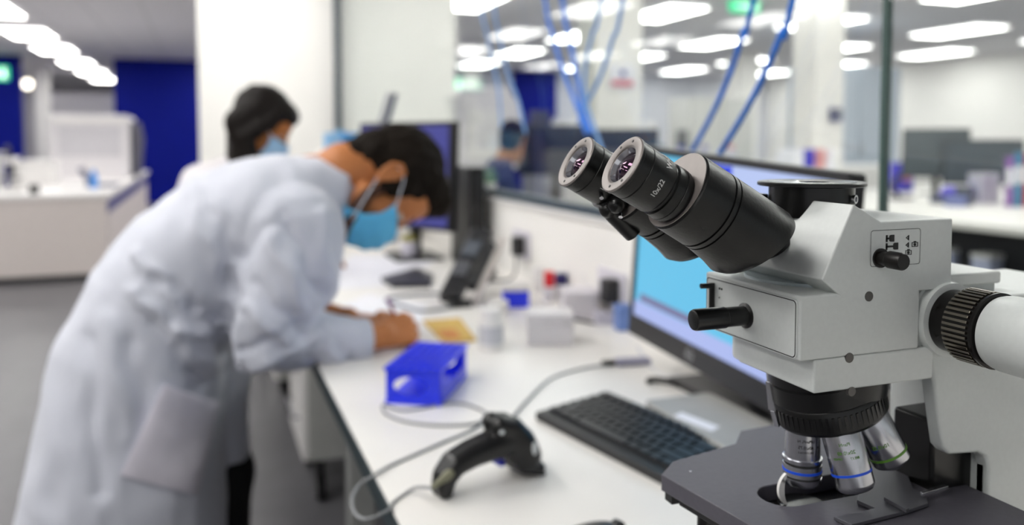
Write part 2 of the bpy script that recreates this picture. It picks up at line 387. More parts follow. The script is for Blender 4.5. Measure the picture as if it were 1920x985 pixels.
ls = thing('side_counter', 'low white counter against the blue wall at the far left', 'counter', (-4.6, 14, 0))
MB().box((-6.5, 13.2, 0), (-2.75, 14.2, .98)).build('body', WHP, ls, bevel=.005); MB().box((-6.52, 13.18, .98), (-2.73, 14.22, 1.02)).build('worktop', LAM, ls, bevel=.004)

# ------------------------------------------------------------------ the room beyond the glass
gb = thing('desk_beyond', 'white desk just beyond the glass with dark screens on it', 'desk', (1.6, 3.9, 0))
MB().box((1.98, 3.0, .72), (2.6, 5.25, .75)).build('desk_top', LAM, gb, bevel=.002)
for p in ((2.03, 3.05), (2.55, 3.05), (2.03, 5.2), (2.55, 5.2)): MB().box((p[0]-.025, p[1]-.025, 0), (p[0]+.025, p[1]+.025, .72)).build('leg', GREYP, gb)
def screen(label, c, w, h, rz, m=None, base_z=.75, tilt=0.08, name='computer_monitor'):
    t = thing(name, label, 'monitor', (c[0], c[1], base_z)); x, y = c[:2]; z = c[2]
    R = Matrix.Rotation(rz, 3, 'Z'); ax = R@V((1, 0, 0)); n = R@V((0, -math.cos(tilt), math.sin(tilt))); u = n.cross(ax)
    cc = V((x, y, z))
    MB().hexa(cc, ax*w/2, u*h/2, n*.012).build('casing', DKP, t, bevel=.004)
    MB().hexa(cc+n*.0125, ax*(w/2-.014), u*(h/2-.014), n*.0006).build('screen', m or mat('dark screen', '#22262c', .12), t, smooth=0)
    bk = cc-n*.05
    MB().box((bk.x-.025, bk.y-.015, base_z+.012), (bk.x+.025, bk.y+.015, z+.05), rz).build('stand', DKP, t, bevel=.003)
    MB().box((bk.x-.12, bk.y-.09, base_z), (bk.x+.12, bk.y+.09, base_z+.012), rz).build('foot', DKP, t, bevel=.004)
    return t
screen('nearer dark monitor just beyond the glass, left of the eyepieces', (2.16, 5.02, 1.13), .50, .33, -.75, mat('blue grey screen', '#27324a', .15))
screen('farther dark monitor just beyond the glass, right of the other one', (2.38, 4.55, 1.10), .50, .33, -.6, mat('blue grey screen', '#27324a', .15))
hood = thing('white_hood_cabinet', 'tall white rounded cabinet beyond the glass, before the blue wall', 'cabinet', (2.75, 8.2, 0))
MB().prism(rrect(2.42, .0, 2.98, 1.73, .08), 'Y', 8.0, 8.7).build('housing', mat('machine white', '#e4e1e4', .45), hood, bevel=.02)
MB().prism([(2.99, .9), (3.22, .9), (3.06, 1.6), (2.99, 1.68)], 'Y', 8.05, 8.6).build('side_cover', mat('machine white', '#e4e1e4', .45), hood, bevel=.01)
MB().box((2.5, 7.985, 1.0), (2.9, 8.0, 1.5)).build('door', WHP, hood, bevel=.006)
lv = thing('lavender_screen', 'lavender blue privacy screen beyond the glass beside the white cabinet', 'privacy screen', (2.1, 9, 0))
MB().box((2.25, 8.9, .1), (2.75, 8.94, 1.5)).build('panel', mat('lavender panel', '#8589c8', .5), lv, bevel=.004); MB().box((2.25, 8.8, 0), (2.32, 9.05, .1)).box((2.68, 8.8, 0), (2.75, 9.05, .1)).build('foot', GREYP, lv)
gi = thing('instrument_tower', 'dark upright instrument beyond the glass right of the white cabinet', 'instrument', (3.55, 8.6, 0))
MB().box((3.4, 8.4, 0), (3.75, 8.8, 1.145)).build('cabinet', mat('mid grey panel', '#90929c', .5), gi, bevel=.01); MB().box((3.44, 8.45, 1.15), (3.6, 8.7, 1.52)).build('head', mat('dark slate', '#3c3f52', .5), gi, bevel=.02)
fl = thing('flask', 'white flask beside the dark upright instrument beyond the glass', 'flask', (3.68, 8.5, 1.15))
MB().lathe((3.68, 8.5, 1.15), (0, 0, 1), [(0, .06), (.12, .06), (.2, .025), (.26, .025)]).build('flask_body', WHP, fl); MB().lathe((3.68, 8.5, 1.41), (0, 0, 1), [(0, .028), (.03, .028)]).build('stopper', LOOP, fl)
# right desk
rd = thing('desk_beyond', 'broad white desk beyond the glass at the right, behind the microscope', 'desk', (5.1, 2, 0))
MB().box((3.9, -1.5, .71), (6.4, 6.0, .75)).build('desk_top', LAM, rd, bevel=.003)
MB().box((4.2, -1.4, 0), (4.24, 5.9, .70)).build('back_panel', mat('dark desk panel', '#26272b', .6), rd)
for y in (-1.3, 1.5, 5.8): MB().box((3.95, y-.03, 0), (6.3, y+.03, .05)).box((5.4, y-.03, .05), (5.48, y+.03, .71)).build('leg', DKP, rd)
screen('dark monitor on the right-hand desk beyond the glass, the larger and left one', (5.63, 5.18, 1.09), .50, .40, -.95, mat('grey screen', '#4d555b', .2))
screen('dark monitor on the right-hand desk beyond the glass, the lower right one', (5.56, 4.68, 1.03), .56, .34, -.65, mat('grey screen', '#4d555b', .2))
PURP = mat('violet blue card', '#4a45c4', .5)
bx = thing('carton', 'violet blue carton on the right desk beside the dark monitor', 'box', (5.72, 5.6, .75))
MB().box((5.65, 5.55, .75), (5.79, 5.68, 1.0)).build('carton_body', PURP, bx, bevel=.003); MB().box((5.67, 5.545, .84), (5.76, 5.55, .94)).build('label', mat('pink label', '#d08fa0', .6), bx)
gv = MB()
for k in range(9): gv.ball((5.07+random.uniform(-.07, .07), 4.45+random.uniform(-.09, .09), .79+random.uniform(-.01, .05)), (random.uniform(.03, .06), random.uniform(.03, .06), .04), 10, 6)
g = gv.build('crumpled_glove', mat('violet nitrile', '#5a50c8', .4), origin=(5.07, 4.45, .75)); remesh(g, .008, 3); tag(g, 'crumpled violet gloves on the right desk beyond the glass', 'gloves')
sp = thing('desk_stand', 'small black curved stand on the right desk left of the monitors', 'stand', (4.96, 4.87, .75))
MB().box((4.88, 4.82, .75), (5.04, 4.94, .765)).build('base', DKP, sp, bevel=.003); MB().tube([(4.94, 4.88, .765), (4.89, 4.88, .83), (4.92, 4.88, .90), (5.0, 4.88, .93)], .018).build('arm', DKP, sp)
RB = Matrix.Rotation(-.89, 3, 'Z')
for k, (h, c, lb) in enumerate(((.33, '#8a5aa8', 'purple ring binder left of the teal one beyond the glass'), (.36, '#2f7fa6', 'tall teal blue ring binder at the right edge beyond the glass'), (.36, '#c23a3a', 'tall red ring binder at the right edge beyond the glass'), (.36, '#3a6fae', 'blue ring binder right of the red one beyond the glass'))):
    p = V((5.03, 4.12, .75))+RB@V((.075+.052*k, 0, 0)); t = thing('ring_binder', lb, 'binder', p, 'ring binders on the right desk')
    MB().hexa(p+RB@V((0, .12, 0))+V((0, 0, h/2)), RB@V((.023, 0, 0)), RB@V((0, .13, 0)), V((0, 0, h/2))).build('cover', mat('binder %d' % k, c, .5), t, bevel=.003)
    MB().hexa(p+RB@V((0, -.011, 0))+V((0, 0, h*.6)), RB@V((.018, 0, 0)), RB@V((0, .001, 0)), V((0, 0, .06))).build('spine_label', PAPER, t, smooth=0)
for k, (x, y, sx, sy, h, c) in enumerate(((5.28, 4.60, .10, .04, .10, '#dcdce2'), (4.90, 4.42, .05, .08, .05, '#3f4660'), (5.20, 4.36, .08, .06, .21, '#c9c8d0'), (4.78, 4.22, .05, .05, .07, '#7d86b8'), (4.88, 4.24, .04, .04, .13, '#5c6068'))):
    nm = ['pale small box', 'flat dark case', 'tall pale box', 'small blue cube box', 'dark grey box'][k]
    t = thing('small_box', nm + ' in the clutter left of the binders beyond the glass', 'box', (x, y, .75))
    mm = mat('clutter %d' % k, c, .5); MB().box((x-sx, y-sy, .75), (x+sx, y+sy, .75+h*.8)).build('box_body', mm, t, bevel=.004); MB().box((x-sx-.002, y-sy-.002, .75+h*.8), (x+sx+.002, y+sy+.002, .75+h)).build('lid', mm, t, bevel=.003)
for k, (x, y, w) in enumerate(((4.05, 3.60, .035), (4.05, 3.36, .065))):
    t = thing('waste_bin', ['narrow pale bin', 'wider pale bin'][k] + ' under the right desk beyond the glass', 'bin', (x, y, 0))
    MB().loft([((x, y, .0), (w*.8, 0, 0), (0, w*.8, 0)), ((x, y, .55), (w, 0, 0), (0, w, 0))], 24, 4).build('bin_body', mat('pale blue grey bin', '#b6bcd6', .5), t); MB().loft([((x, y, .55), (w*1.05, 0, 0), (0, w*1.05, 0)), ((x, y, .57), (w*1.05, 0, 0), (0, w*1.05, 0))], 24, 4).build('rim', WHP, t)
# far pieces beyond the glass
def cupboard(name, label, cat, lo, hi, m, doors=2, hx=True):
    t = thing(name, label, cat, ((lo[0]+hi[0])/2, (lo[1]+hi[1])/2, lo[2]))
    MB().box(lo, hi).build('body', m, t, bevel=.004); w = (hi[0]-lo[0])/doors
    for k in range(doors):
        d = MB().box((lo[0]+k*w+.01, lo[1]-.018, lo[2]+.02), (lo[0]+(k+1)*w-.01, lo[1]-.001, hi[2]-.02)).build('door', m, t, bevel=.003)
        MB().cyl((lo[0]+k*w+.05, lo[1]-.035, (lo[2]+hi[2])/2-.08), (lo[0]+k*w+.05, lo[1]-.035, (lo[2]+hi[2])/2+.08), .008).build('handle', GREYP, d)
PBL = mat('pale blue grey door', '#bcc6d2', .35); PGR = mat('pale warm grey door', '#d2d2cf', .5)
cupboard('tall_cupboard', 'tall pale blue-grey cupboard far beyond the glass, between the blue cables and the column', 'cupboard', (7.3, 8.6, 0), (8.7, 9.1, 2.15), PBL)
cupboard('tall_cupboard', 'tall cream cupboard far beyond the glass, behind the blue cables', 'cupboard', (5.9, 9.3, 0), (6.9, 9.8, 1.75), PGR)
cupboard('tall_cupboard', 'white cupboard far beyond the glass right of the sign column', 'cupboard', (4.4, 9.8, 0), (5.7, 10.3, 1.45), WHP, 2)
cupboard('low_cupboard', 'long low white cupboard far beyond the glass under the wall devices', 'cupboard', (3.6, 7.6, 0), (8.2, 8.1, .9), WHP, 5)
for k, (x, y, z, w, h, c) in enumerate(((4.72, 9.74, 1.3, .16, .2, '#82868e'), (5.75, 9.22, 1.2, .07, .25, '#6a6c72'), (5.3, 5.97, 1.42, .05, .12, '#5c6186'))):
    t = thing('wall_device', ['grey square device on the white cupboard beyond the glass', 'dark narrow dispenser by the cream cupboard beyond the glass', 'small dark blue device on the white column by the glass joint'][k], 'wall device', (x, y, z))
    MB().box((x-w, y-.04, z-h/2), (x+w, y+.02, z+h/2)).build('case', mat('device %d' % k, c, .5), t, bevel=.006); MB().box((x-w*.6, y-.045, z), (x+w*.6, y-.04, z+h*.3)).build('panel', GREYP, t)
sg = thing('wall_notice', 'white notice with a red band and blue mark on the white column beyond the glass', 'notice', (2.81, 5.29, 1.58))
MB().box((2.70, 5.285, 1.56), (2.91, 5.299, 1.73)).build('board', PAPER, sg, smooth=0); MB().box((2.72, 5.282, 1.58), (2.89, 5.2845, 1.62)).build('red_band', mat('faded red', '#d76a74', .6), sg, smooth=0)
MB().ball((2.81, 5.283, 1.67), (.02, .002, .025)).build('blue_mark', mat('violet mark', '#4c4fa8', .6), sg)
for k, (x, y) in enumerate(((4.6, 7.75), (4.85, 7.8), (5.1, 7.72), (5.5, 7.8), (6.9, 7.7))):
    t = thing('reagent_bottle', ['grey reagent bottle leftmost on the long low cupboard', 'blue-capped bottle second from left on the long low cupboard', 'violet-capped bottle third from left on the long low cupboard', 'pink-capped bottle fourth from left on the long low cupboard', 'white bottle at the right end of the long low cupboard'][k], 'bottle', (x, y, .9), 'bottles on the low cupboard')
    MB().lathe((x, y, .9), (0, 0, 1), [(0, .06), (.14, .06), (.18, .03), (.2, .03)]).build('bottle_body', mat('bottle pale', '#c4c6d4', .4), t)
    MB().lathe((x, y, 1.1), (0, 0, 1), [(0, .034), (.04, .034)]).build('cap', mat('cap %d' % k, ['#70737c', '#3f52b8', '#5a4fb0', '#d88a90', '#dddddd'][k], .5), t)
t = thing('magazine_rack', 'white and violet magazine rack on the desk beyond the glass, above the big screen', 'rack', (4.3, 5.2, .75))
for k in range(4): MB().prism([(4.15+k*.1, .75), (4.24+k*.1, .75), (4.24+k*.1, 1.13), (4.2+k*.1, 1.13), (4.15+k*.1, 1.0)], 'Y', 5.1, 5.35).build('file_holder', [PAPER, PURP, mat('pink file', '#e2a3a0', .6), PAPER][k], t, bevel=.002)
t = thing('green_plant', 'tiny green potted plant on the sill behind the glass, above the black tower', 'plant', (1.045, 3.05, .997))
MB().lathe((1.045, 3.05, .997), (0, 0, 1), [(0, .02), (.035, .026), (.035, .022)]).build('pot', WHP, t)
m = MB()
for k in range(26):
    a = random.uniform(0, 6.3); r = random.uniform(.008, .03); p = V((1.045+r*math.cos(a), 3.05+r*math.sin(a), 1.035+random.uniform(.002, .05))); m.hexa(p, V((math.cos(a)*.012, math.sin(a)*.012, .006)), V((-math.sin(a)*.007, math.cos(a)*.007, 0)), V((0, 0, .0006)))
m.build('foliage', mat('leaf green', '#3f9a48', .5), t, smooth=0)

# ------------------------------------------------------------------ the microscope
YM = .461; SCRW = mat('dark screw metal', '#5c5a58', .4, metal=.6); YN, YF = .41, .512                                       # mid plane, near and far side
sc = thing('microscope', 'large light grey upright microscope with black binocular tubes, on the near bench', 'microscope', (.5, YM, BZ))
fm = MB(); fm.prism([(.447, 1.0635), (.447, 1.0450), (.5085, 1.0450), (.5085, .835), (.49, .815), (.34, .80), (.325, .79), (.325, BZ), (.70, BZ), (.70, .80), (.66, .83), (.65, 1.07), (.63, 1.092), (.50, 1.092), (.49, 1.0635)], 'Y', .4170, .5065)
frm = fm.build('body_frame', SCOPE, sc, bevel=.003, seg=3)
MB().prism([(.447, 1.0635), (.4475, 1.058), (.453, 1.052), (.458, 1.028), (.462, 1.008), (.4655, .992), (.4715, .986), (.498, .984), (.5055, .980), (.5085, .972), (.5085, .835), (.55, .835), (.55, 1.0635)], 'Y', .4155, .4275).build('side_cheek', SCOPE, frm, bevel=.0025, seg=3)
MB().box((.43, .432, 1.0635), (.53, .490, 1.0990)).box((.46, .426, 1.0985), (.528, .502, 1.1075)).build('rear_cover', SCOPE, sc, bevel=.002)
# turret housing and lens carrier
ho = MB().box((.3405, YN, 1.0638), (.436, YF, 1.1045)).build('turret_housing', SCOPE, sc, bevel=.0016)
m = MB().prism([(p[0], p[1]) for p in rrect(YN+.0015, 1.0650, YF-.003, 1.1020, .003)], 'X', .3392, .3408); m.build('front_plate', SCOPE, ho, bevel=.0003)
m = MB(); a = rrect(YN+.0021, 1.0656, YF-.0036, 1.1014, .0028); b = rrect(YN+.0027, 1.0662, YF-.0042, 1.1008, .0025)
va = [m.bm.verts.new((.33905, p[0], p[1])) for p in a]; vb = [m.bm.verts.new((.33905, p[0], p[1])) for p in b]
for i in range(len(a)): m.face([va[i], va[(i+1) % len(a)], vb[(i+1) % len(a)], vb[i]])
m.build('plate_outline', INK, ho, smooth=0)
m = MB()
for (x, z) in ((.3935, 1.1010), (.379, 1.0630)): m.cyl((x, YN+.002, z), (x, YN-.0004, z), .0032)
m.build('screw', SCRW, ho)
pts = [(.352, YN), (.449, YN), (.449, YF)] + [(.372-.0165*math.sin(t), YF-.02+.02*math.cos(t)-.0) for t in [PI/2*k/6 for k in range(7)]] + [(.3535, .488)]
MB().prism(pts, 'Z', 1.0425, 1.0640).build('lens_carrier', SCOPE, sc, bevel=.0016)
MB().cyl((.3815, YN+.002, 1.0412), (.3815, YN-.0004, 1.0412), .003).build('screw', SCRW, sc)
# front lever (analyser slider) and small upright lever
lv = MB(); o = V((.3405, .4623, 1.0823)); lv.lathe(o, (-1, 0, 0), [(-.001, .0085), (.0022, .0085), (.003, .0066), (.018, .0066), (.0185, .0072), (.0405, .0072), (.042, .0066), (.0425, .0055)], 32); lv.build('slider_lever', MBLK, sc)
m = MB().box((.3355, .4982, 1.0725), (.3392, .5004, 1.0985)).cyl((.3372, .4990, 1.0965), (.328, .4990, 1.0968), .0019); m.build('shutter_lever', MBLK, sc, bevel=.0003)
m = MB(); m.cyl((.3393, .4925, 1.0955), (.3388, .4925, 1.0955), .0008, n=12).cyl((.3393, .4898, 1.0955), (.3388, .4898, 1.0955), .0008, n=12).cyl((.3393, .4925, 1.0890), (.3388, .4925, 1.0890), .0005, n=10); m.build('plate_marks', INK, ho, smooth=0)
# observation head
hp = [(.372, 1.1018), (.3565, 1.1135), (.3800, 1.1598), (.4022, 1.1482), (.4625, 1.1482), (.4630, 1.1018)]
hd = MB().prism(hp, 'Y', YN, .508).build('observation_head', SCOPE, sc, bevel=.0012, seg=3)
MB().lathe((.392, .466, 1.0985), (0, 0, 1), [(0, .045), (.003, .045), (.0035, .042), (.008, .042)], 48).build('dovetail', mat('pale blue grey metal', '#b9c4c8', .3, metal=.3), hd)
MB().box((.366, .4905, 1.150), (.378, .5035, 1.1615)).build('clamp_block', MBLK, hd, bevel=.001); MB().ball((.3715, .4895, 1.1560), .0012, 10, 6).build('screw', STEEL, hd)
PO = V((.3970, .4690, 1.1548))
pp = MB().lathe(PO, (0, 0, 1), [(-.0075, .0285), (.0130, .0285), (.0132, .0352), (.0137, .0362), (.0155, .0362), (.0162, .0354), (.0162, .030), (.0158, .0295)], 72).build('photo_port', MBLK, sc)
MB().lathe(PO+V((0, 0, .0155)), (0, 0, 1), [(0, .0293), (.0008, .0293), (.0010, .028), (.0007, .012), (.0013, .011), (.0013, .001)], 48).build('dust_cap', mat('glossy black cap', '#1a1a1d', .12), pp)
q = PO+V((.012, -.0268, .0052)); m = MB(); m.lathe(q, (.40, -.92, 0), [(0, .0030), (.0022, .0030), (.0022, .0018), (.001, .0017)], 20); m.build('set_screw', STEEL, pp)
# selector plate with symbols
def on_head(name, m_, pts, w=None):
    m = MB(); m.prism(pts, 'Y', YN-.00035, YN+.0001); return m.build(name, m_, sel, smooth=0)
sel = MB().lathe((.4020, YN, 1.1250), (0, -1, 0), [(-.001, .0062), (.0012, .0062), (.0014, .0046), (.007, .0046), (.008, .0055), (.018, .0055), (.019, .0048), (.0192, .001)], 28, knurl=.0).build('beam_selector_knob', mat('dark brown black metal', '#191614', .35, metal=.3), sc)
m = MB(); a = rrect(.3938, 1.1196, .4348, 1.1428, .002); b = rrect(.3941, 1.1199, .4345, 1.1425, .0018)
va = [m.bm.verts.new((p[0], YN-.0003, p[1])) for p in a]; vb = [m.bm.verts.new((p[0], YN-.0003, p[1])) for p in b]
for i in range(len(a)): m.face([va[i], va[(i+1) % len(a)], vb[(i+1) % len(a)], vb[i]])
m.build('label_outline', INK, hd, smooth=0)
m = MB()
def bxh(x0, z0, x1, z1): m.box((x0, YN-.0003, z0), (x1, YN+.0001, z1))
for (x, z, L_) in ((.4062, 1.1372, .0022), (.4062, 1.1320, .0055)):                   # knob position symbols
    bxh(x, z-.0022, x+.0013, z+.0022); bxh(x, z-.0006, x+L_+.001, z+.0006); bxh(x+L_+.0006, z-.0018, x+L_+.0013, z+.0018); bxh(x+L_+.0013, z-.0022, x+L_+.0046, z+.0022)
for (x, z) in ((.4225, 1.1370), (.4225, 1.1323)):                                     # eyes
    m.prism([(x, z), (x+.0025, z+.0018), (x+.0022, z+.0013), (x+.0008, z)], 'Y', YN-.0003, YN+.0001); m.prism([(x, z), (x+.0025, z-.0018), (x+.0022, z-.0013), (x+.0008, z)], 'Y', YN-.0003, YN+.0001); m.prism([(x+.0018, z-.0011), (x+.0027, z-.0016), (x+.0027, z+.0016), (x+.0018, z+.0011)], 'Y', YN-.0003, YN+.0001)
for (x, z) in ((.4277, 1.1325), (.4225, 1.1275)):                                     # cameras
    for r in ((x, z-.0016, x+.005, z-.0012), (x, z+.0010, x+.005, z+.0014), (x, z-.0016, x+.0004, z+.0014), (x+.0046, z-.0016, x+.005, z+.0014), (x+.0015, z+.0014, x+.0035, z+.0021)): bxh(*r)
    m.prism([(x+.0025+.001*math.cos(t), z-.0001+.001*math.sin(t)) for t in [2*PI*k/12 for k in range(12)]], 'Y', YN-.0003, YN+.0001)
m.build('label_symbols', INK, hd, smooth=0)

# binocular: two housings and eyepieces on a 30 degree axis
T_ = V((math.cos(PI/6), 0, -.5)); U_ = V((.5, 0, math.cos(PI/6))); SY = V((0, 1, 0))
def ring(o, s, r, v0=0, shear=0, n=48, sq=1): return [o+T_*(s+shear*(r*math.sin(t)))+U_*(v0+r*math.sin(t))+SY*(r*math.cos(t)*sq) for t in [2*PI*k/n for k in range(n)]]
def eyetube(yc, hy, lab=False):
    EE = V((.2279, yc, 1.1861)); E0 = EE+SY*hy
    h = MB(); R_ = .0258; v0 = .0058
    h.rings([ring(E0, .0425, .012, v0*.5), ring(E0, .0432, R_-.0012, v0), ring(E0, .0445, R_, v0), ring(E0, .0655, R_+.0002, v0), ring(E0, .0658, R_-.0007, v0), ring(E0, .0668, R_-.0007, v0), ring(E0, .0671, R_+.0003, v0), ring(E0, .0698, R_+.0003, v0), ring(E0, .0701, R_-.0006, v0), ring(E0, .0709, R_-.0006, v0), ring(E0, .0712, R_+.0003, v0),
             ring(E0, .088, R_+.0012, v0-.001, .1), ring(E0, .1045, R_+.0022, v0-.0022, .40), ring(E0, .1095, R_+.0006, v0-.0022, .42), ring(E0, .1122, R_-.005, v0-.0022, .42), ring(E0, .1132, .012, v0-.0022, .42)])
    hs = h.build('tube_housing', SCOPEB, sc)
    MB().rings([ring(E0, .0422, .0252, v0), ring(E0, .0428, .0252, v0)]).build('front_cap', CAPG, hs)
    E0 = EE
    e = MB().lathe(E0, T_, [(.0072, .0098), (.0070, .0118), (.0006, .0119), (.0006, .0183), (.0028, .0183), (.0032, .0178), (.0095, .0177), (.0098, .0172), (.0103, .0177), (.0265, .0174), (.0275, .0170), (.0285, .0160), (.0300, .0160), (.0305, .0172), (.0360, .0174), (.0364, .0170), (.0368, .0174), (.0395, .0172), (.0400, .0160), (.0440, .0160)], 64).build('eyepiece', SCOPEB, sc)
    MB().lathe(E0, T_, [(.0012, .0115), (.0004, .0123), (0, .0130), (0, .0178), (.0006, .0185), (.0012, .0183)], 64, cap=False).build('eye_rim', CAPG, e)
    MB().lathe(E0, T_, [(.0012, .0116), (.0058, .0098), (.0060, .0092)], 48, cap=False).build('lens_bezel', mat('bright ring metal', '#dcdce0', .12, metal=1), e)
    g = bpy.data.materials.get('eye lens')
    if not g:
        g = mat('eye lens', '#0b060c', .02, var=.2, scale=40, spec=1); g.node_tree.nodes['Principled BSDF'].inputs['Specular Tint'].default_value = (1, .55, .85, 1)
    MB().lathe(E0, T_, [(.0006, .0004), (.0012, .003), (.0028, .0062), (.0046, .0086), (.0062, .0098)], 48, cap=False).build('eye_lens', g, e)
    m = MB(); w, u, d = frame(T_)
    for a in (45, 90, 225, 270): 
        p = E0+SY*math.cos(math.radians(a))*.0150+U_*math.sin(math.radians(a))*.0150; m.cyl(p-T_*.0002, p+T_*.0002, .0009, n=10)
    m.build('pin_hole', INK, e, smooth=0)
    # lettering around the barrel
    def wrap(s0, a0, r, sx): return lambda x, y, z: E0+T_*(s0-y)+(SY*math.cos(a0-x/r*sx)+U_*math.sin(a0-x/r*sx))*(r+.0001+z)
    def wrap2(s0, a0, r): return lambda x, y, z: E0+T_*(s0+y)+(SY*math.cos(a0+x/r)+U_*math.sin(a0+x/r))*(r+.0001+z)
    text_on('lettering', 'WHN10X-H', .0058, WINK, e, None, (1, 0, 0), (0, 1, 0), .00015, wrap(.0215, math.radians(100), .0176, 1))
    text_on('lettering', '10x/22', .0042, WINK, e, None, (1, 0, 0), (0, 1, 0), .00015, wrap(.0195, math.radians(196), .0178, 1))
    if lab: text_on('lettering', 'G', .004, INK, hs, None, (1, 0, 0), (0, 1, 0), .0001, wrap2(.054, math.radians(205), .0262))
    return hs, e
eyetube(.430, .0045, True); h2, e2 = eyetube(.494, -.0045)
EC = V((.2279, .462, 1.1861))
m = MB(); m.rings([ring(EC, .080, .010, .016, 0), ring(EC, .100, .012, .016, .2), ring(EC, .120, .013, .016, .42), ring(EC, .145, .012, .016, .42)]); m.build('hinge_body', SCOPEB, sc)
m = MB()                                                            # clamp and adjuster on the far tube
E2 = V((.2279, .494, 1.1861)); m.lathe(E2, T_, [(.0275, .0150), (.0285, .0185), (.0360, .0190), (.0375, .0165)], 40)
for dv, dy in ((-.017, -.006), (-.013, -.014)): m.ball(E2+T_*.034+U_*dv+SY*dy, .006, 12, 8)
m.cyl(E2+T_*.038+U_*-.0165+SY*-.004, E2+T_*.060+U_*-.0215+SY*-.004, .0065, n=20); m.build('tube_clamp', MBLK, e2)
m = MB()
for k, (s, v, y) in enumerate(((.022, -.0125, -.0130), (.032, -.014, -.0150), (.041, -.016, -.012))): p = E2+T_*s+U_*v+SY*y; m.lathe(p, U_*v+SY*y, [(0, .0014), (.0030, .0014), (.0030, .0007), (.0028, .0006)], 14)
m.build('set_screw', STEEL, e2)

# nosepiece and objectives
AL = math.radians(16); PH = math.radians(62); LO = .13; PA = V((.387, YM, .961+LO))
AX = V((math.sin(AL), 0, -math.cos(AL))); e1 = V((-math.cos(AL), 0, -math.sin(AL))); e2_ = V((0, -1, 0))
nz_ = MB().lathe(PA, AX, [(.050, .030), (.054, .0365), (.0665, .0380), (.0670, .0374), (.0678, .0380), (.0820, .0388), (.0845, .0372), (.0850, .010)], 96).build('nosepiece', MBLK, sc)
MB().lathe((.408, .463, 1.0430), (0, 0, -1), [(0, .0405), (.010, .0405), (.024, .0385), (.030, .030)], 64).build('nosepiece_mount', MBLK, sc)
q1, q2, q3 = at(1444, 716, X=.371), at(1449, 770, X=.371), at(1457, 800, X=.3725)
MB().hexa((q1+q2)/2, (q2-q1)/2, V((.001, -.0028, 0)), V((.0012, .0005, 0))).hexa((q2+q3)/2, (q3-q2)/2, V((.0006, -.0018, 0)), V((.001, .0004, 0))).build('detent_spring', STEEL, sc, bevel=.0004)
m = MB()
for k in range(60):
    t = 2*PI*k/60; d = e1*math.cos(t)+e2_*math.sin(t); m.hexa(PA+AX*.0755+d*.0383, d*.0005, AX*.0050, d.cross(AX)*.0009)
m.build('knurling', MBLK, nz_, smooth=0)
def objective(ph, prof, rings, lab, txt=None, tcol=None, txt2=None):
    d = (AX*math.cos(AL)+(e1*math.cos(ph)+e2_*math.sin(ph))*math.sin(AL)).normalized(); tip = PA+d*LO
    o = MB().lathe(tip, -d, prof, 64).build('objective', STEEL, sc); o['label'] = lab
    MB().lathe(tip, -d, [(-.0004, .0030), (0, prof[0][1]*.8), (.0006, prof[0][1]*.8)], 32).build('front_lens', mat('front lens', '#15161c', .05, spec=1), o)
    for (t, w, c, r) in rings: MB().lathe(tip, -d, [(t-w, r-.0002), (t-w, r), (t+w, r), (t+w, r-.0002)], 64, cap=False).build('colour_ring', c, o)
    r = max(p[1] for p in prof); vd = (V((0, 0, CAM.z*0))+CAM-tip); vd = (vd-d*vd.dot(d)).normalized(); sd = vd.cross(-d).normalized()
    def wr(h, off, rr): return lambda x, y, z: tip-d*(h+y)+(vd*math.cos(x/rr+off)+sd*-math.sin(x/rr+off)*-1)*(rr+.00012+z)
    if txt:
        for (s, size, h, off, rr) in txt: text_on('engraving', s, size, tcol, o, None, (1, 0, 0), (0, 1, 0), .0001, wr(h, off, rr))
    return o
objective(0, [(0, .0100), (.0008, .0118), (.0030, .0128), (.006, .0130), (.0062, .0124), (.0072, .0124), (.0074, .0130), (.0150, .0130), (.0153, .0124), (.0163, .0124), (.0170, .0132), (.0195, .0134), (.0198, .0120), (.0400, .0118), (.045, .0118)],
          [(.0110, .0009, BLUER, .0132), (.0067, .0004, INK, .0126), (.0158, .0004, INK, .0126)], 'steel objective lens standing upright, with a blue ring and black engraving',
          [('UPlanFL N', .0026, .0335, -.2, .0119), ('40x/0.75', .0030, .0292, -.2, .0119), ('8/0.17/FN26.5', .0018, .0258, -.2, .0119), ('+', .0040, .0290, -.95, .0119)], INK)
objective(PH, [(0, .0095), (.0010, .0112), (.0035, .0128), (.0050, .0130), (.0420, .0130), (.045, .0120)], [(.0125, .0008, BLUER, .0132)], 'smooth steel objective lens with green engraving and a blue ring, tilted towards the viewer',
          [('PlanN', .0030, .0330, .0, .0131), ('20x/0.40', .0034, .0275, .0, .0131), ('8/0.17', .0024, .0235, -.35, .0131), ('OFN22', .0020, .0240, .5, .0131)], GREENR)
objective(2*PH, [(0, .0050), (.0010, .0065), (.0050, .0125), (.0062, .0130), (.0420, .0130), (.045, .0120)], [(.0115, .0008, GREENR, .0132)], 'steel objective lens with a green ring, farthest right and tilted back',
          [('10x/0.25', .0034, .0215, .2, .0131)], GREENR)
for k in (3, 4):
    ph = PH*k+.0; d = (AX*math.cos(AL)+(e1*math.cos(ph)+e2_*math.sin(ph))*math.sin(AL)).normalized()
    if k == 3: MB().lathe(PA+d*.088, d, [(0, .012), (.006, .012), (.0065, .010)], 32).build('port_cap', BLK, nz_)

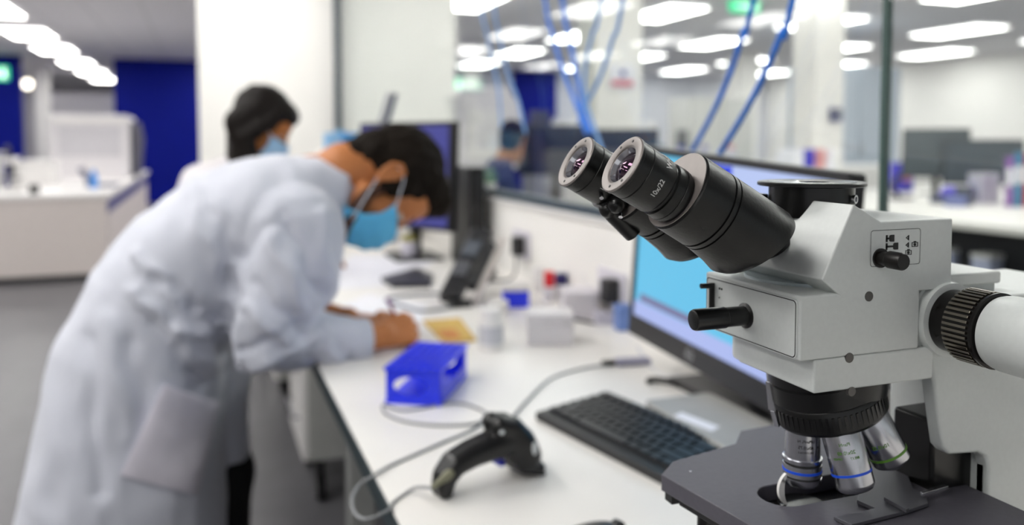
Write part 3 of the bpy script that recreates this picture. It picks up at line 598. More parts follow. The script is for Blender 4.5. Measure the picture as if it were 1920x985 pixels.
# stage
ZS = .955
def zs(x, y): return tuple(at(x, y, Z=ZS).xy)
st = MB(); st.prism([(.3335, .36), zs(1407, 985), zs(1240, 890), zs(1262, 865), zs(1379, 832), zs(1389, 808), zs(1432, 800), (.505, .5900), (.505, .36)], 'Z', ZS-.0120, ZS)
so = st.build('stage', STAGEM, sc)
cut = MB(); xs = rrect(.3545, .4440, .4445, .4780, .0165, 8); cut.prism(xs, 'Z', ZS-.03, ZS+.01); co_ = cut.build('cut', STAGEM, smooth=0)
so.data.transform(Matrix.Translation(wpos(sc))); so.parent = None; so.location = (0, 0, 0)
boolean(so, co_)
so.data.transform(Matrix.Translation(-wpos(sc))); so.parent = sc
for p in so.data.polygons: p.use_smooth = True
so.data.set_sharp_from_angle(angle=math.radians(30)); b = so.modifiers.new('bevel', 'BEVEL'); b.width = .0007; b.segments = 2; b.limit_method = 'ANGLE'
MB().box((.336, .36, ZS-.0225), (.486, .500, ZS-.0125)).build('lower_plate', mat('dark stage metal', '#1d1d1f', .45), so, bevel=.0006)
MB().box((.3150, .5130, ZS-.0200), (.326, .5230, ZS-.0118)).prism([(.3355, .36), (.3250, .4316), (.3160, .5050), (.3220, .5050), (.3320, .4316), (.3420, .36)], 'Z', ZS-.0170, ZS-.0119).build('edge_rail', mat('dark stage metal', '#1d1d1f', .45), so, bevel=.0004)
MB().ball(at(1295, 884, Z=ZS), (.0011, .0011, .0004), 12, 6).build('screw', STEEL, so)
MB().lathe((.387, YM, ZS-.060), (0, 0, 1), [(0, .030), (.020, .034), (.040, .034), (.042, .020), (.052, .016), (.0525, .001)], 48).build('condenser', MBLK, sc)
m = MB(); m.cyl((.335, .50, .945), (.335, .50, .87), .006).cyl((.335, .50, .90), (.335, .50, .872), .011).cyl((.335, .50, .868), (.335, .50, .846), .014); m.build('stage_drive_knob', MBLK, sc)
# white collar blade beside the objective
m = MB(); vv = []
for k in range(15):
    t = math.radians(-62+124*k/14); r0 = .0125; w = .0044*math.cos(math.radians(-75+150*k/14))+.0003
    c = V((.3745-.0, .4625, ZS+.0035)); dy = V((0, .0, 0))
    vv.append((c+V((-r0*math.cos(t)+.006, 0, r0*math.sin(t)*1.02)), c+V((-(r0-w)*math.cos(t)+.006, 0, (r0-w)*math.sin(t)*1.02))))
for (a, b), (c, d) in zip(vv, vv[1:]):
    q = [m.bm.verts.new(p+V((0, s, 0))) for s in (-.0012, .0012) for p in (a, b, d, c)]
    m.face(q[:4]); m.face(q[4:][::-1])
    for i in range(4): m.face([q[i], q[(i+1) % 4], q[4+(i+1) % 4], q[4+i]])
bmesh.ops.remove_doubles(m.bm, verts=m.bm.verts, dist=1e-6)
m.build('white_collar', WHP, sc)
# specimen holder
z0, z1 = ZS+.0006, ZS+.0030
def pz(L_): return [tuple(at(x, y, Z=z1).xy) for x, y in L_]
sh = MB().prism(pz([(1563, 969), (1597, 984), (1700, 958), (1740, 944), (1738, 930), (1712, 915), (1690, 862), (1640, 868), (1615, 905), (1607, 938), (1640, 953), (1607, 962)]), 'Z', z0, z1).build('specimen_holder', mat('gunmetal holder', '#59595f', .4, metal=.3), sc, bevel=.0003)
a, b = at(1728, 927, Z=z1+.003), at(1776, 913, Z=z1+.003); MB().hexa((a+b)/2, (b-a)/2, V((.0006, .0016, 0)), V((0, 0, .0012))).build('spring_arm', STEEL, sh, bevel=.0002)
a, b = at(1660, 935, Z=z1+.002), at(1702, 958, Z=z1+.002); MB().hexa((a+b)/2, (b-a)/2, V((.0016, .0004, 0)), V((0, 0, .0012))).build('ridge', mat('gunmetal holder', '#59595f', .4, metal=.3), sh, bevel=.0002)
# black carrier between body and stage
MB().box((.472, .430, .84), (.512, .466, 1.005)).build('stage_carrier', MBLK, sc, bevel=.003)
MB().box((.43, .42, .90), (.49, .50, .943)).build('stage_bracket', MBLK, sc, bevel=.002)
# side tube towards the camera
SO = V((.4605, .4155, 1.0812))
MB().lathe(SO, (0, -1, 0), [(-.004, .0265), (.0005, .0265), (.0015, .0250), (.0085, .0245), (.0090, .0200)], 56).build('side_boss', SCOPE, sc)
stt = MB().lathe(SO, (0, -1, 0), [(.0085, .0205), (.0200, .0205), (.0205, .0225), (.0215, .0228), (.0400, .0228), (.0410, .0238), (.0430, .0240), (.0440, .0200)], 64).build('aperture_ring', mat('glossy black metal', '#141110', .18, metal=.4), sc)
m = MB()
for k in range(44):
    t = 2*PI*k/44; d = V((math.cos(t), 0, math.sin(t))); m.hexa(SO+V((0, -.0305, 0))+d*.0232, d*.0008, V((0, .0088, 0)), V((-d.z, 0, d.x))*.0009)
m.build('grip_ribs', mat('dark bronze metal', '#8d867b', .2, metal=1), stt, bevel=.0003)
MB().lathe(SO, (0, -1, 0), [(.0440, .0205), (.0450, .0222), (.0475, .0230), (.0500, .0233), (.0505, .0236), (.130, .0245), (.135, .022), (.1355, .002)], 64).build('side_tube', SCOPE, sc)

# ------------------------------------------------------------------ the big monitor
P0 = V((.7851, 1.441, .8208)); ea = V((.00999, -.99813, -.06038)).normalized(); eb = V((.0327, -.06003, .99766)); eb = (eb-ea*eb.dot(ea)).normalized(); en = ea.cross(eb)
if en.x > 0: en = -en
MW, MH = .548, .369
mo = thing('computer_monitor', 'large black flat monitor with a lit light blue screen behind the microscope', 'monitor', (.88, 1.17, BZ))
def mq(a0, b0, a1, b1, d0, d1, m_, name, par, bevel=0):
    c = P0+ea*(a0+a1)/2+eb*(b0+b1)/2+en*(d0+d1)/2
    return MB().hexa(c, ea*(a1-a0)/2, eb*(b1-b0)/2, en*(d1-d0)/2).build(name, m_, par, bevel=bevel, smooth=35 if bevel else 0)
cs = mq(0, 0, MW, MH, -.030, -.004, DKP, 'back_shell', mo, .006)
m = MB(); CH_ = .040; BZL = .013
for a0, b0, a1, b1 in ((0, 0, MW, CH_), (0, MH-BZL, MW, MH), (0, CH_, BZL, MH-BZL), (MW-BZL, CH_, MW, MH-BZL)): m.hexa(P0+ea*(a0+a1)/2+eb*(b0+b1)/2, ea*(a1-a0)/2, eb*(b1-b0)/2, en*.0045)
m.build('bezel', mat('charcoal bezel', '#2b2b2e', .35), mo, bevel=.001)
def lit(n, c, e=.85): return mat('lit '+n, c, .4, emit=e, var=.0, dark=True)
a0, a1, b0, b1 = BZL, MW-BZL, CH_, MH-BZL
sm = mq(a0, b0, a1, b1, -.003, .0015, lit('cyan', '#62bfe6'), 'screen', mo)
mq(a0, b0, a1, b0+.030, .0015, .0019, lit('lavender', '#a8b6ea'), 'task_bar', sm)
mq(a0+.02, b0+.032, a0+.20, b0+.046, .0015, .0020, lit('mauve', '#8a86b4', .6), 'window_edge', sm)
mq(a0+.16, b1-.13, a1, b1, .0015, .0019, lit('pale blue', '#b3c3ee'), 'window', sm)
mq(a0+.14, b1-.018, a0+.28, b1-.002, .0019, .0022, lit('royal blue', '#1c3fe0', .8), 'title_bar', sm)
mc = P0+ea*.215+eb*.020+en*.0047
m = MB(); u_, w_ = ea, eb; R0 = .0115
for k in range(32):
    t0, t1 = 2*PI*k/32, 2*PI*(k+1)/32
    q = [m.bm.verts.new(mc+(u_*math.cos(t)+w_*math.sin(t))*r) for t, r in ((t0, R0), (t1, R0), (t1, R0-.0012), (t0, R0-.0012))]; m.face(q)
lg = m.build('logo_ring', mat('silver print', '#c9c9cc', .3, metal=.5), mo, smooth=0)
text_on('logo_lettering', 'DELL', .0085, MATS['silver print'], lg, mc+en*.0001, ea, eb, .0002)
MB().tube([P0+ea*.27+eb*.17-en*.03, P0+ea*.27+eb*.16-en*.08, V((.885, 1.17, .86)), V((.89, 1.17, .77))], .02, 14).build('stand', mat('dark grey stand', '#3a3a3e', .4), mo)
MB().box((.80, 1.02, BZ), (.945, 1.32, BZ+.012)).tube([(.80, 1.30, BZ+.008), (.775, 1.33, BZ+.007), (.76, 1.325, BZ+.006)], .006, 8).build('foot', DKP, mo, bevel=.003)
pu_ = thing('power_supply', 'dark grey power supply case on legs, behind the lenses of the microscope', 'power supply', (.84, .80, BZ))
MB().box((.79, .655, .888), (.90, .96, 1.0)).build('case', mat('slate grey case', '#3a3a3d', .45), pu_, bevel=.006)
for q in ((.80, .665), (.89, .665), (.80, .95), (.89, .95)): MB().cyl((q[0], q[1], BZ), (q[0], q[1], .889), .008).build('leg', DKP, pu_)
MB().box((.787, .68, .905), (.79, .93, .985)).build('front_panel', DKP, pu_, bevel=.001)
gb_ = thing('control_box', 'flat grey control box with a white sticker, by the monitor foot behind the keyboard', 'control box', (.73, 1.07, BZ))
MB().prism(rrect(.664, .90, .790, 1.172, .012), 'Z', BZ+.003, BZ+.028).build('case', mat('warm grey plastic', '#a9a8a4', .45), gb_, bevel=.003)
a = at(1270, 777, Z=BZ+.0285); b = at(1342, 805, Z=BZ+.0285)
c = (a+b)/2; MB().hexa(c, (b-a)/2, V((.011, .006, 0)), V((0, 0, .0002))).build('sticker', PAPER, gb_, smooth=0)
MB().cyl((.68, .92, BZ), (.68, .92, BZ+.004), .006).cyl((.68, 1.15, BZ), (.68, 1.15, BZ+.004), .006).cyl((.77, .92, BZ), (.77, .92, BZ+.004), .006).cyl((.77, 1.15, BZ), (.77, 1.15, BZ+.004), .006).build('rubber_foot', BLK, gb_)

# ------------------------------------------------------------------ keyboard
kA, kB, kC = V((.4945, 1.2200, 0)), V((.6280, 1.2840, 0)), V((.575, .8560, 0))   # near-left, far-left, near-right direction
kx = (V((.553, .9270, 0))-kA); kx = V((kx.x, kx.y, 0)).normalized(); ky = V((-kx.y, kx.x, 0)); 
if ky.x < 0: ky = -ky
KW, KD = .440, .148
kb = thing('keyboard', 'black computer keyboard lying on the white bench behind the microscope stage', 'keyboard', (kA.x, kA.y, BZ))
def kp(u, v, z=0): return V((kA.x, kA.y, BZ+z))+kx*u+ky*v
def kz(v): return .013+.010*v/KD
m = MB(); q = [kp(0, 0), kp(KW, 0), kp(KW, KD), kp(0, KD)]; tp = [kp(0, 0, .013), kp(KW, 0, .013), kp(KW, KD, .023), kp(0, KD, .023)]
m.rings([q, tp]).build('base', mat('keyboard black', '#1c1c1e', .42), kb, bevel=.002)
KEYM = mat('key plastic', '#202023', .38, var=.1, scale=200)
def keymesh(w):
    m = MB(); h = .0165/2; a, b = w/2, h
    m.rings([[V((x*a*.97, y*b*.97, 0)) for x, y in ((-1, -1), (1, -1), (1, 1), (-1, 1))], [V((x*(a-.0018), y*(b-.0016), .0065)) for x, y in ((-1, -1), (1, -1), (1, 1), (-1, 1))]]); return m
KM = {}
ang = math.atan2(kx.y, kx.x)
rowsK = [[1]*4 + [1]*9 + [1, 1, 1] + [1]*4, [1]*13+[2, 1, 1, 1]+[1]*4, [1.5]+[1]*12+[1.5, 1, 1, 1]+[1]*3, [1.75]+[1]*11+[2.25]+[0, 0, 0]+[1]*3, [2.25]+[1]*10+[2.75]+[0, 1, 0]+[1]*3, [1.25, 1.25, 1.25, 6.25, 1.25, 1.25, 1.25, 1.25]+[1, 1, 1]+[2, 1]]
nkey = 0
for r, row in enumerate(rowsK):
    v = KD-.020-r*.0190-(.004 if r else 0); u = .008
    for w in row:
        if u > .425: break
        if w:
            if w not in KM:
                o = keymesh(w*.0190-.002).build('key', KEYM, kb, smooth=0); KM[w] = o.data; 
                off = wpos(kb); o.data.transform(Matrix.Translation(off))
            else: o = bpy.data.objects.new('key', KM[w]); C.objects.link(o); o.parent = kb
            nkey += 1
            p = kp(u+w*.0190/2, v, kz(v)-.001)
            o.location = p-wpos(kb); o.rotation_euler = (math.atan(.010/KD) if ky.dot(V((-kx.y, kx.x, 0))) > 0 else 0, 0, 0); o.rotation_euler = (Matrix.Rotation(ang, 3, 'Z') @ Matrix.Rotation(math.atan(.068), 3, 'X')).to_euler()
        u += (w or 1)*.0190
for u in (.37, .385, .40): MB().hexa(kp(u, KD-.024, .031), kx*.003, ky*.0015, V((0, 0, .0005))).build('indicator_light', mat('lit blue', '#3f8df0', .3, emit=1.0), kb, smooth=0)

# ------------------------------------------------------------------ mouse at the picture's lower edge
mp = at(1112, 998, Z=.781); mp.z = BZ; ms = thing('computer_mouse', 'black computer mouse at the lower edge of the picture, on the white bench', 'mouse', mp)
m = MB(); m.loft([(mp+V((0, 0, .001)), (.055, .012, 0), (-.007, .030, 0)), (mp+V((0, 0, .012)), (.057, .012, 0), (-.007, .032, 0)), (mp+V((-.002, 0, .024)), (.048, .010, 0), (-.006, .027, 0)), (mp+V((-.004, 0, .032)), (.034, .007, 0), (-.004, .019, 0)), (mp+V((-.005, 0, .035)), (.012, .003, 0), (-.002, .008, 0))], 32, 2.3); m.build('shell', BLK, ms)
MB().cyl(mp+V((.034, .004, .026)), mp+V((.032, .012, .026)), .009, n=16).build('scroll_wheel', DKP, ms)

# ------------------------------------------------------------------ barcode scanner and its cable
def pa(x, y, z): return at(x, y, Z=z)
tp_, hd_ = V((.275, .995, BZ)), V((.418, 1.035, BZ))
ex_ = (hd_-tp_); ex_.z = 0; ln = ex_.length; ex_.normalize()
scn = thing('barcode_scanner', 'black handheld barcode scanner gun resting on its handle tip and nose on the white bench', 'barcode scanner', tp_)
def sp_(u, z, s=0): return tp_+ex_*u+V((0, 0, z))+V((-ex_.y, ex_.x, 0))*s
nrm_ = V((-ex_.y, ex_.x, 0))
def sq(x, y, s=0):
    d = FW + RT*((x-960)/1560) + UP*((345-y)/1560); t = (tp_-CAM).dot(nrm_)/d.dot(nrm_); return CAM+d*t+nrm_*s
m = MB()
for s in (-.007, .007): m.limb([sq(829, 917, s), sq(834, 893, s), sq(851, 869, s), sq(884, 850, s), sq(925, 833, s), sq(950, 822, s)], [.0110, .0125, .0140, .0155, .0175, .020], 18)
for s in (-.011, .011):
    m.limb([sq(929, 795, s), sq(951, 801, s), sq(965, 825, s), sq(977, 850, s), sq(990, 866, s)], [.0130, .0170, .0220, .0215, .0110], 18)
    m.limb([sq(962, 845, s), sq(967, 863, s)], [.018, .0100], 16)
for s in (-.020, .020): m.limb([sq(966, 866, s), sq(995, 869, s)], [.0085, .0085], 12)
bd = m.build('body', BLK, scn); remesh(bd, .0016, 14)
a_, b_2 = sq(957, 875), sq(1003, 879); MB().hexa((a_+b_2)/2, (b_2-a_)/2, nrm_*.026, V((0, 0, .003))).build('nose_window', mat('scanner window', '#15131a', .08), scn, bevel=.002)
MB().limb([sq(925, 856), sq(940, 868)], [.007, .0055], 12).build('trigger', mat('trigger blue', '#2530b8', .3), scn)
MB().ball(sq(922, 802, -.0235), (.004, .002, .003), 12, 8).build('highlight_dot', mat('pale badge', '#cfd4d6', .2), scn)  # small pale ball put on the shell as a painted highlight
MB().ball(sq(975, 828, -.0325), (.0045, .002, .009), 12, 8).build('highlight_badge', mat('pale badge', '#cfd4d6', .2), scn)  # badge-shaped pale spot standing in for a highlight on the head
sr0, sr1 = sq(838, 880, -.012), sq(796, 906, -.018)
MB().lathe(sr0, sr1-sr0, [(0, .0070), (.010, .0066), (.018, .0045), ((sr1-sr0).length, .0026)], 16).build('strain_relief', mat('olive grey rubber', '#7d7c66', .5), scn)
zb = BZ+.0022
cp = [sr1, pa(782, 915, BZ+.010), pa(762, 925, zb), pa(735, 945, zb)]
e0 = at(716, 962, Z=BZ+.002); cp += [V((BX0-.004, e0.y, BZ+.004)), at(690, 974, X=BX0-.030), at(668, 966, X=BX0-.040), at(660, 940, X=BX0-.040), at(672, 912, X=BX0-.022)]
e1_ = at(694, 896, Z=BZ+.002); cp += [V((BX0-.002, e1_.y, BZ+.004)), pa(735, 872, zb), pa(785, 850, zb), pa(840, 826, zb), pa(885, 806, zb), pa(906, 790, zb), pa(880, 796, zb), pa(820, 798, zb), pa(760, 791, zb), pa(725, 777, zb), pa(718, 766, zb), pa(722, 760, zb), pa(760, 770, zb), pa(850, 756, zb), pa(895, 766, zb), pa(925, 782, zb), pa(955, 785, zb), pa(985, 755, zb), pa(1030, 712, zb), pa(1080, 694, zb), pa(1140, 683, zb+.004)]
tag(MB().tube(cp, .0021, 8, 6).build('scanner_cable', CABLE, origin=cp[0]), 'thin grey cable looping from the scanner over the bench edge and back to the hub', 'cable')
hb = thing('usb_hub', 'small grey hub with a black plug end, lying on the bench left of the monitor', 'hub', pa(1180, 677, BZ))
a, b = pa(1150, 680, BZ+.007), pa(1212, 676, BZ+.007); d = (b-a).normalized(); s_ = V((-d.y, d.x, 0))
MB().hexa((a+b)/2+d*.006, d*(b-a).length/2, s_*.013, V((0, 0, .006))).build('hub_body', mat('lavender grey plastic', '#9796ac', .4), hb, bevel=.003)
MB().hexa(a-d*.010, d*.013, s_*.008, V((0, 0, .0045))).build('plug', BLK, hb, bevel=.002)
tag(MB().tube([pa(1213, 676, BZ+.006), pa(1196, 650, zb), pa(1200, 662, zb), pa(1235, 700, zb), pa(1290, 706, zb), pa(1330, 712, zb)], .0014, 8).build('thin_cable', LOOP, origin=pa(1213, 676, BZ)), 'thin white cable from the hub towards the monitor foot', 'cable')

# ------------------------------------------------------------------ blue tube rack
A, B_, D_ = V((.2851, 1.3859, BZ)), V((.3700, 1.3340, BZ)), V((.4630, 1.4880, BZ))
rx = (B_-A).normalized(); ry = (D_-B_); ry = (ry-rx*ry.dot(rx)).normalized(); RW, RL, RH = .098, .185, .062
rk = thing('test_tube_rack', 'bright blue plastic test tube rack with a grid of holes, near the writing hand', 'tube rack', A)
def rp(u, v, z): return A+rx*u+ry*v+V((0, 0, z))
def grid(u0, u1, v0, v1, z, nu, nv, t, name):
    m = MB()
    for i in range(nu+1): u = u0+(u1-u0)*i/nu; m.hexa(rp(u, (v0+v1)/2, z), rx*.0022, ry*(v1-v0)/2, V((0, 0, t/2)))
    for j in range(nv+1): v = v0+(v1-v0)*j/nv; m.hexa(rp((u0+u1)/2, v, z), rx*(u1-u0)/2, ry*.0022, V((0, 0, t/2)))
    return m.build(name, BLUEP, rk)
grid(0, RW, 0, RL, RH-.002, 6, 12, .004, 'top_grid')
MB().hexa(rp(RW/2, RL/2, .0035), rx*(RW/2), ry*RL/2, V((0, 0, .0035))).build('bottom_tray', BLUEP, rk, bevel=.001)
def endwall(v, hole):
    m = MB(); n = 36; o_ = []; i_ = []
    for k in range(n):
        t = 2*PI*k/n; c, s = math.cos(t), math.sin(t); q = max(abs(c), abs(s))
        o_.append((RW/2+c/q*RW*.46, RH/2+s/q*RH*.49)); i_.append((RW/2-.004+c*.031, RH/2+s*.016))
    for w in (-.0012, .0012):
        a = [m.bm.verts.new(rp(p[0], v+w, p[1])) for p in o_]; b = [m.bm.verts.new(rp(p[0], v+w, p[1])) for p in i_]
        for k in range(n): m.face([a[k], a[(k+1) % n], b[(k+1) % n], b[k]])
    vs = list(m.bm.verts); 
    for k in range(n):
        for base in (0, n): m.face([vs[base+k], vs[base+(k+1) % n], vs[2*n+base+(k+1) % n], vs[2*n+base+k]])
    m.build('end_wall', BLUEP, rk, smooth=0)
endwall(.004, 1); endwall(RL-.004, 1)
MB().hexa(rp(RW-.001, RL/2, .014), rx*.0012, ry*RL*.46, V((0, 0, .012))).build('side_wall', BLUEP, rk, smooth=0)
for u in (.002, RW-.002):
    for v in (.012, RL-.012): MB().hexa(rp(u, v, RH/2), rx*.0015, ry*.008, V((0, 0, RH*.49))).build('side_post', BLUEP, rk, smooth=0)

# ------------------------------------------------------------------ paper, booklet, jars, boxes on the bench
def sheet(label, pts, z, m_, name='paper_sheet', cat='paper', th=.0006):
    P = [at(x, y, Z=z) for x, y in pts]; mb = MB(); mb.rings([[p for p in P], [p+V((0, 0, th)) for p in P]]); return tag(mb.build(name, m_, smooth=0, origin=P[0]), label, cat)
sheet('large white paper sheet under the writing hands', [(560, 610), (690, 552), (800, 572), (790, 615), (700, 640)], BZ+.0002, PAPER)
sheet('white paper sheet farther along the bench, left of the phone', [(600, 545), (640, 500), (780, 500), (735, 535)], BZ+.0002, PAPER)
sheet('white paper lying near the black document tray under the bent head', [(640, 500), (660, 478), (830, 480), (800, 502)], BZ+.0003, PAPER)
bk = thing('yellow_booklet', 'yellow ochre booklet lying on the bench beside the writing hand', 'booklet', at(840, 620, Z=BZ))
P = [at(x, y, Z=BZ+.001) for x, y in ((793, 604), (862, 599), (893, 640), (832, 645))]; MB().rings([P, [p+V((0, 0, .004)) for p in P]]).build('cover', mat('ochre cover', '#d9b45a', .55, var=.12, scale=40), bk, smooth=0)
Q = [at(x, y, Z=BZ+.0055) for x, y in ((818, 620), (852, 617), (866, 634), (836, 637))]; MB().rings([Q, [p+V((0, 0, .0003)) for p in Q]]).build('cover_picture', mat('orange print', '#d78e45', .6), bk, smooth=0)
def jar(label, x, y, r, h, m_, capm, z=BZ, cat='jar', name='sample_jar', lbl=None, caph=.02):
    p = at(x, y, Z=z); t = thing(name, label, cat, p)
    MB().lathe(p, (0, 0, 1), [(0, r*.94), (.003, r), (h-caph-.006, r), (h-caph, r*.86), (h-caph+.001, r*.8)], 32).build('jar_body', m_, t)
    MB().lathe(p+V((0, 0, h-caph)), (0, 0, 1), [(0, r*.92), (caph-.002, r*.92), (caph, r*.86)], 32).build('lid', capm, t)
    if lbl: MB().lathe(p+V((0, 0, h*.18)), (0, 0, 1), [(0, r+.0004), (h*.42, r+.0004)], 32, cap=False).build('label_band', lbl, t)
    return t
jar('white jar with a grey printed label standing beside the yellow booklet', 921, 655, .0265, .088, WHP, WHP, lbl=mat('label print', '#c8c9cf', .6, var=.12, scale=130, stretch=(1, 1, 3)))
def bin_box(label, x, y, w, d, h, m_, name='tip_box', cat='box', rz=0, lid=True, z=BZ, lm=None):
    p = at(x, y, Z=z); t = thing(name, label, cat, p); t.rotation_euler.z = 0
    R = Matrix.Rotation(rz, 3, 'Z'); ax, ay = R@V((w/2, 0, 0)), R@V((0, d/2, 0)); c = p+ay
    MB().hexa(c+V((0, 0, h*.36)), ax, ay, V((0, 0, h*.36))).build('box_body', m_, t, bevel=.003)
    if lid: MB().hexa(c+V((0, 0, h*.86)), ax*1.03, ay*1.03, V((0, 0, h*.14))).build('lid', lm or m_, t, bevel=.003)
    return t
bin_box('milky clear pipette tip box, the nearest of the pale boxes on the bench', 1032, 650, .100, .085, .070, CLEAR, rz=-.35)
bin_box('pale taller box behind the milky tip box on the bench', 1090, 600, .085, .09, .070, mat('pale lilac plastic', '#e0dce2', .4), name='pale_box', rz=-.3)
bin_box('blue topped small box on the bench beyond the white jar', 968, 578, .070, .06, .062, BLUEP, name='blue_box', rz=-.3, lm=WHP)
bin_box('low cream box beside the blue one, in front of the wall', 935, 590, .05, .05, .03, WHP, name='cream_box', rz=-.3)
jar('clear bottle with a red cap behind the pale boxes', 1030, 566, .016, .085, CLEAR, mat('red cap', '#d81e2a', .35), caph=.042, name='reagent_bottle', cat='bottle')
jar('clear bottle with a navy cap right of the red-capped bottle', 1052, 562, .019, .075, CLEAR, mat('navy cap', '#1b1a63', .35), caph=.032, name='reagent_bottle', cat='bottle')
jar('short bottle with a dark violet cap, rightmost of the capped bottles', 1072, 560, .014, .070, CLEAR, mat('violet cap', '#352c80', .35), caph=.030, name='reagent_bottle', cat='bottle')
jar('pale green jar near the phone against the wall', 985, 515, .030, .055, mat('pale green plastic', '#cfe2c4', .4), mat('green lid', '#a9cf9a', .4), caph=.018)
jar('white squat jar in front of the pale boxes near the wall', 1012, 548, .022, .075, WHP, WHP)
jar('tall clear bottle by the wall behind the red-capped bottle', 1056, 536, .022, .115, CLEAR, WHP, name='reagent_bottle', cat='bottle')
bin_box('white carton at the wall to the left of the monitor', 1118, 575, .07, .07, .095, WHP, name='white_carton', rz=-.3)
bin_box('low pale holder with small vials between the carton and the monitor', 1140, 610, .06, .05, .028, mat('grey lilac', '#c9c6d2', .4), name='vial_holder', rz=-.3)
bin_box('pale blue box at the left foot of the big monitor', 1172, 622, .035, .04, .060, mat('steel blue', '#6a86c4', .4), name='small_carton', rz=-.2)
# sockets and plugs on the wall behind the bench
def socket(label, y, z, plug):
    t = thing('wall_socket', label, 'socket', (XG-.012, y, z)); MB().box((XG-.022, y-.07, z-.045), (XG-.0102, y+.07, z+.045)).build('plate', mat('lilac white plastic', '#dcd9e2', .4), t, bevel=.003)
    for s in (-.033, .033): MB().box((XG-.0225, y+s-.012, z-.006), (XG-.0218, y+s+.012, z+.016)).build('pin_slots', GREYP, t, smooth=0)
    if plug: 
        p = thing('mains_plug', plug, 'plug', (XG-.05, y, z)); MB().box((XG-.058, y-.055, z-.030), (XG-.0228, y-.012, z+.030)).build('plug_body', DKP, p, bevel=.006)
        MB().tube([(XG-.045, y-.03, z-.03), (XG-.05, y-.03, z-.09), (XG-.09, y-.02, BZ+.004), (XG-.16, y+.1, BZ+.004)], .0035).build('lead', DKP, p)
socket('double wall socket with a black plug near the phone, above the bench', 2.475, .865, 'black plug with green lead in the wall socket by the phone')
socket('double wall socket with a dark plug left of the big monitor', 1.845, .83, 'dark grey plug in the wall socket left of the big monitor')

# ------------------------------------------------------------------ desk phone on a wire stand
ph = thing('desk_phone', 'black desk phone standing steeply on a wire stand on the bench beyond the jars', 'phone', (.62, 2.25, BZ))
A_ = at(842, 562, Y=2.16); B2 = at(905, 435, Y=2.38)
pu = (B2-A_); pl = pu.length; pu.normalize(); ps = V((.90, -.25, .12)); ps = (ps-pu*ps.dot(pu)).normalized(); pn = ps.cross(pu); pn = pn if pn.x < 0 else -pn
c = (A_+B2)/2
MB().hexa(c, pu*pl/2, ps*.030, pn*.016).build('phone_body', DKP, ph, bevel=.006)
MB().hexa(c+pn*.018+pu*.05, pu*.035, ps*.024, pn*.003).build('display', mat('phone display', '#5b6068', .2), ph, bevel=.001)
m = MB()
for i in range(3):
    for j in range(4): m.hexa(c+pn*.018-pu*(.02+j*.016)+ps*(-.014+i*.014), pu*.005, ps*.005, pn*.003)
m.build('keypad', mat('pale keys', '#7c7d84', .4), ph)
MB().limb([c+ps*.045+pu*.09, c+ps*.050, c+ps*.045-pu*.09], [.017, .011, .017], 12).build('handset', DKP, ph)
MB().hexa(c+ps*.068+pn*-.01, pu*pl*.46, ps*.006, pn*.012).build('pale_edge', mat('beige plastic', '#cfc8c2', .4), ph, bevel=.002)
w = [at(868, 572, Z=BZ+.004), at(800, 583, Z=BZ+.004), at(765, 577, Z=BZ+.004), at(724, 563, Z=BZ+.004), at(745, 556, Z=BZ+.004), at(800, 551, Z=BZ+.004), at(845, 553, Z=BZ+.01), A_+V((.02, .0, 0))]
MB().tube([A_+V((.02, 0, 0))]+w, .0035).build('wire_stand', mat('blue black wire', '#1d3048', .35), ph)
MB().hexa(at(862, 570, Z=BZ+.008), V((.03, 0, 0)), V((0, .02, 0)), V((0, 0, .008))).build('base_foot', DKP, ph, bevel=.003)
sheet('flat black document tray lying on the bench left of the phone', [(715, 527), (780, 508), (812, 522), (806, 540), (735, 541)], BZ+.0004, DKP, 'document_tray', 'tray', .012)
sheet('flat black tray lying behind the phone by the wall', [(870, 530), (905, 505), (930, 512), (920, 531)], BZ+.0004, DKP, 'document_tray', 'tray', .012)
# black tower and monitors farther down the bench
tw = thing('slim_computer', 'slim black upright computer standing on the bench behind the phone', 'computer', (.89, 2.85, BZ))
MB().box((.868, 2.74, BZ), (.922, 2.98, BZ+.355)).build('case', BLK, tw, bevel=.005); MB().box((.88, 2.735, BZ+.25), (.91, 2.74, BZ+.33)).build('front_panel', DKP, tw, bevel=.001)
t = thing('computer_monitor', 'dark monitor with a violet sheen standing behind the bending person’s head', 'monitor', (.76, 3.08, BZ)); n_ = V((-.89, -.46, .04)).normalized(); a_ = V((.46, -.89, 0)).normalized(); u_ = n_.cross(a_); u_ = u_ if u_.z > 0 else -u_
c_ = V((.715, 3.06, 1.068)); MB().hexa(c_, a_*.27, u_*.197, n_*.014).build('casing', DKP, t, bevel=.004); MB().hexa(c_+n_*.0145-a_*.006, a_*.25, u_*.182, n_*.0008).build('screen', mat('violet blue dark screen', '#4b4e9c', .35), t, smooth=0)
MB().box((.735, 3.06, BZ+.012), (.775, 3.10, 1.06)).build('stand', DKP, t, bevel=.003); MB().box((.66, 2.98, BZ), (.84, 3.2, BZ+.012)).build('foot', DKP, t, bevel=.004)
inst = thing('bench_instrument', 'white bench instrument behind the bending person, carrying the light blue glove box', 'instrument', (.66, 3.85, BZ))
MB().prism(rrect(.50, BZ, .86, 1.155, .03), 'Y', 3.65, 4.0).build('housing', WHP, inst, bevel=.01); MB().box((.53, 3.642, .95), (.83, 3.65, 1.10)).build('front_panel', mat('pale panel', '#d5d5da', .4), inst, bevel=.002)
p = at(640, 284, Y=3.72); z_ = 1.1552
gx = thing('glove_box', 'light blue box of gloves on the white instrument, behind the bending person’s collar', 'glove box', (p.x, 3.76, z_))
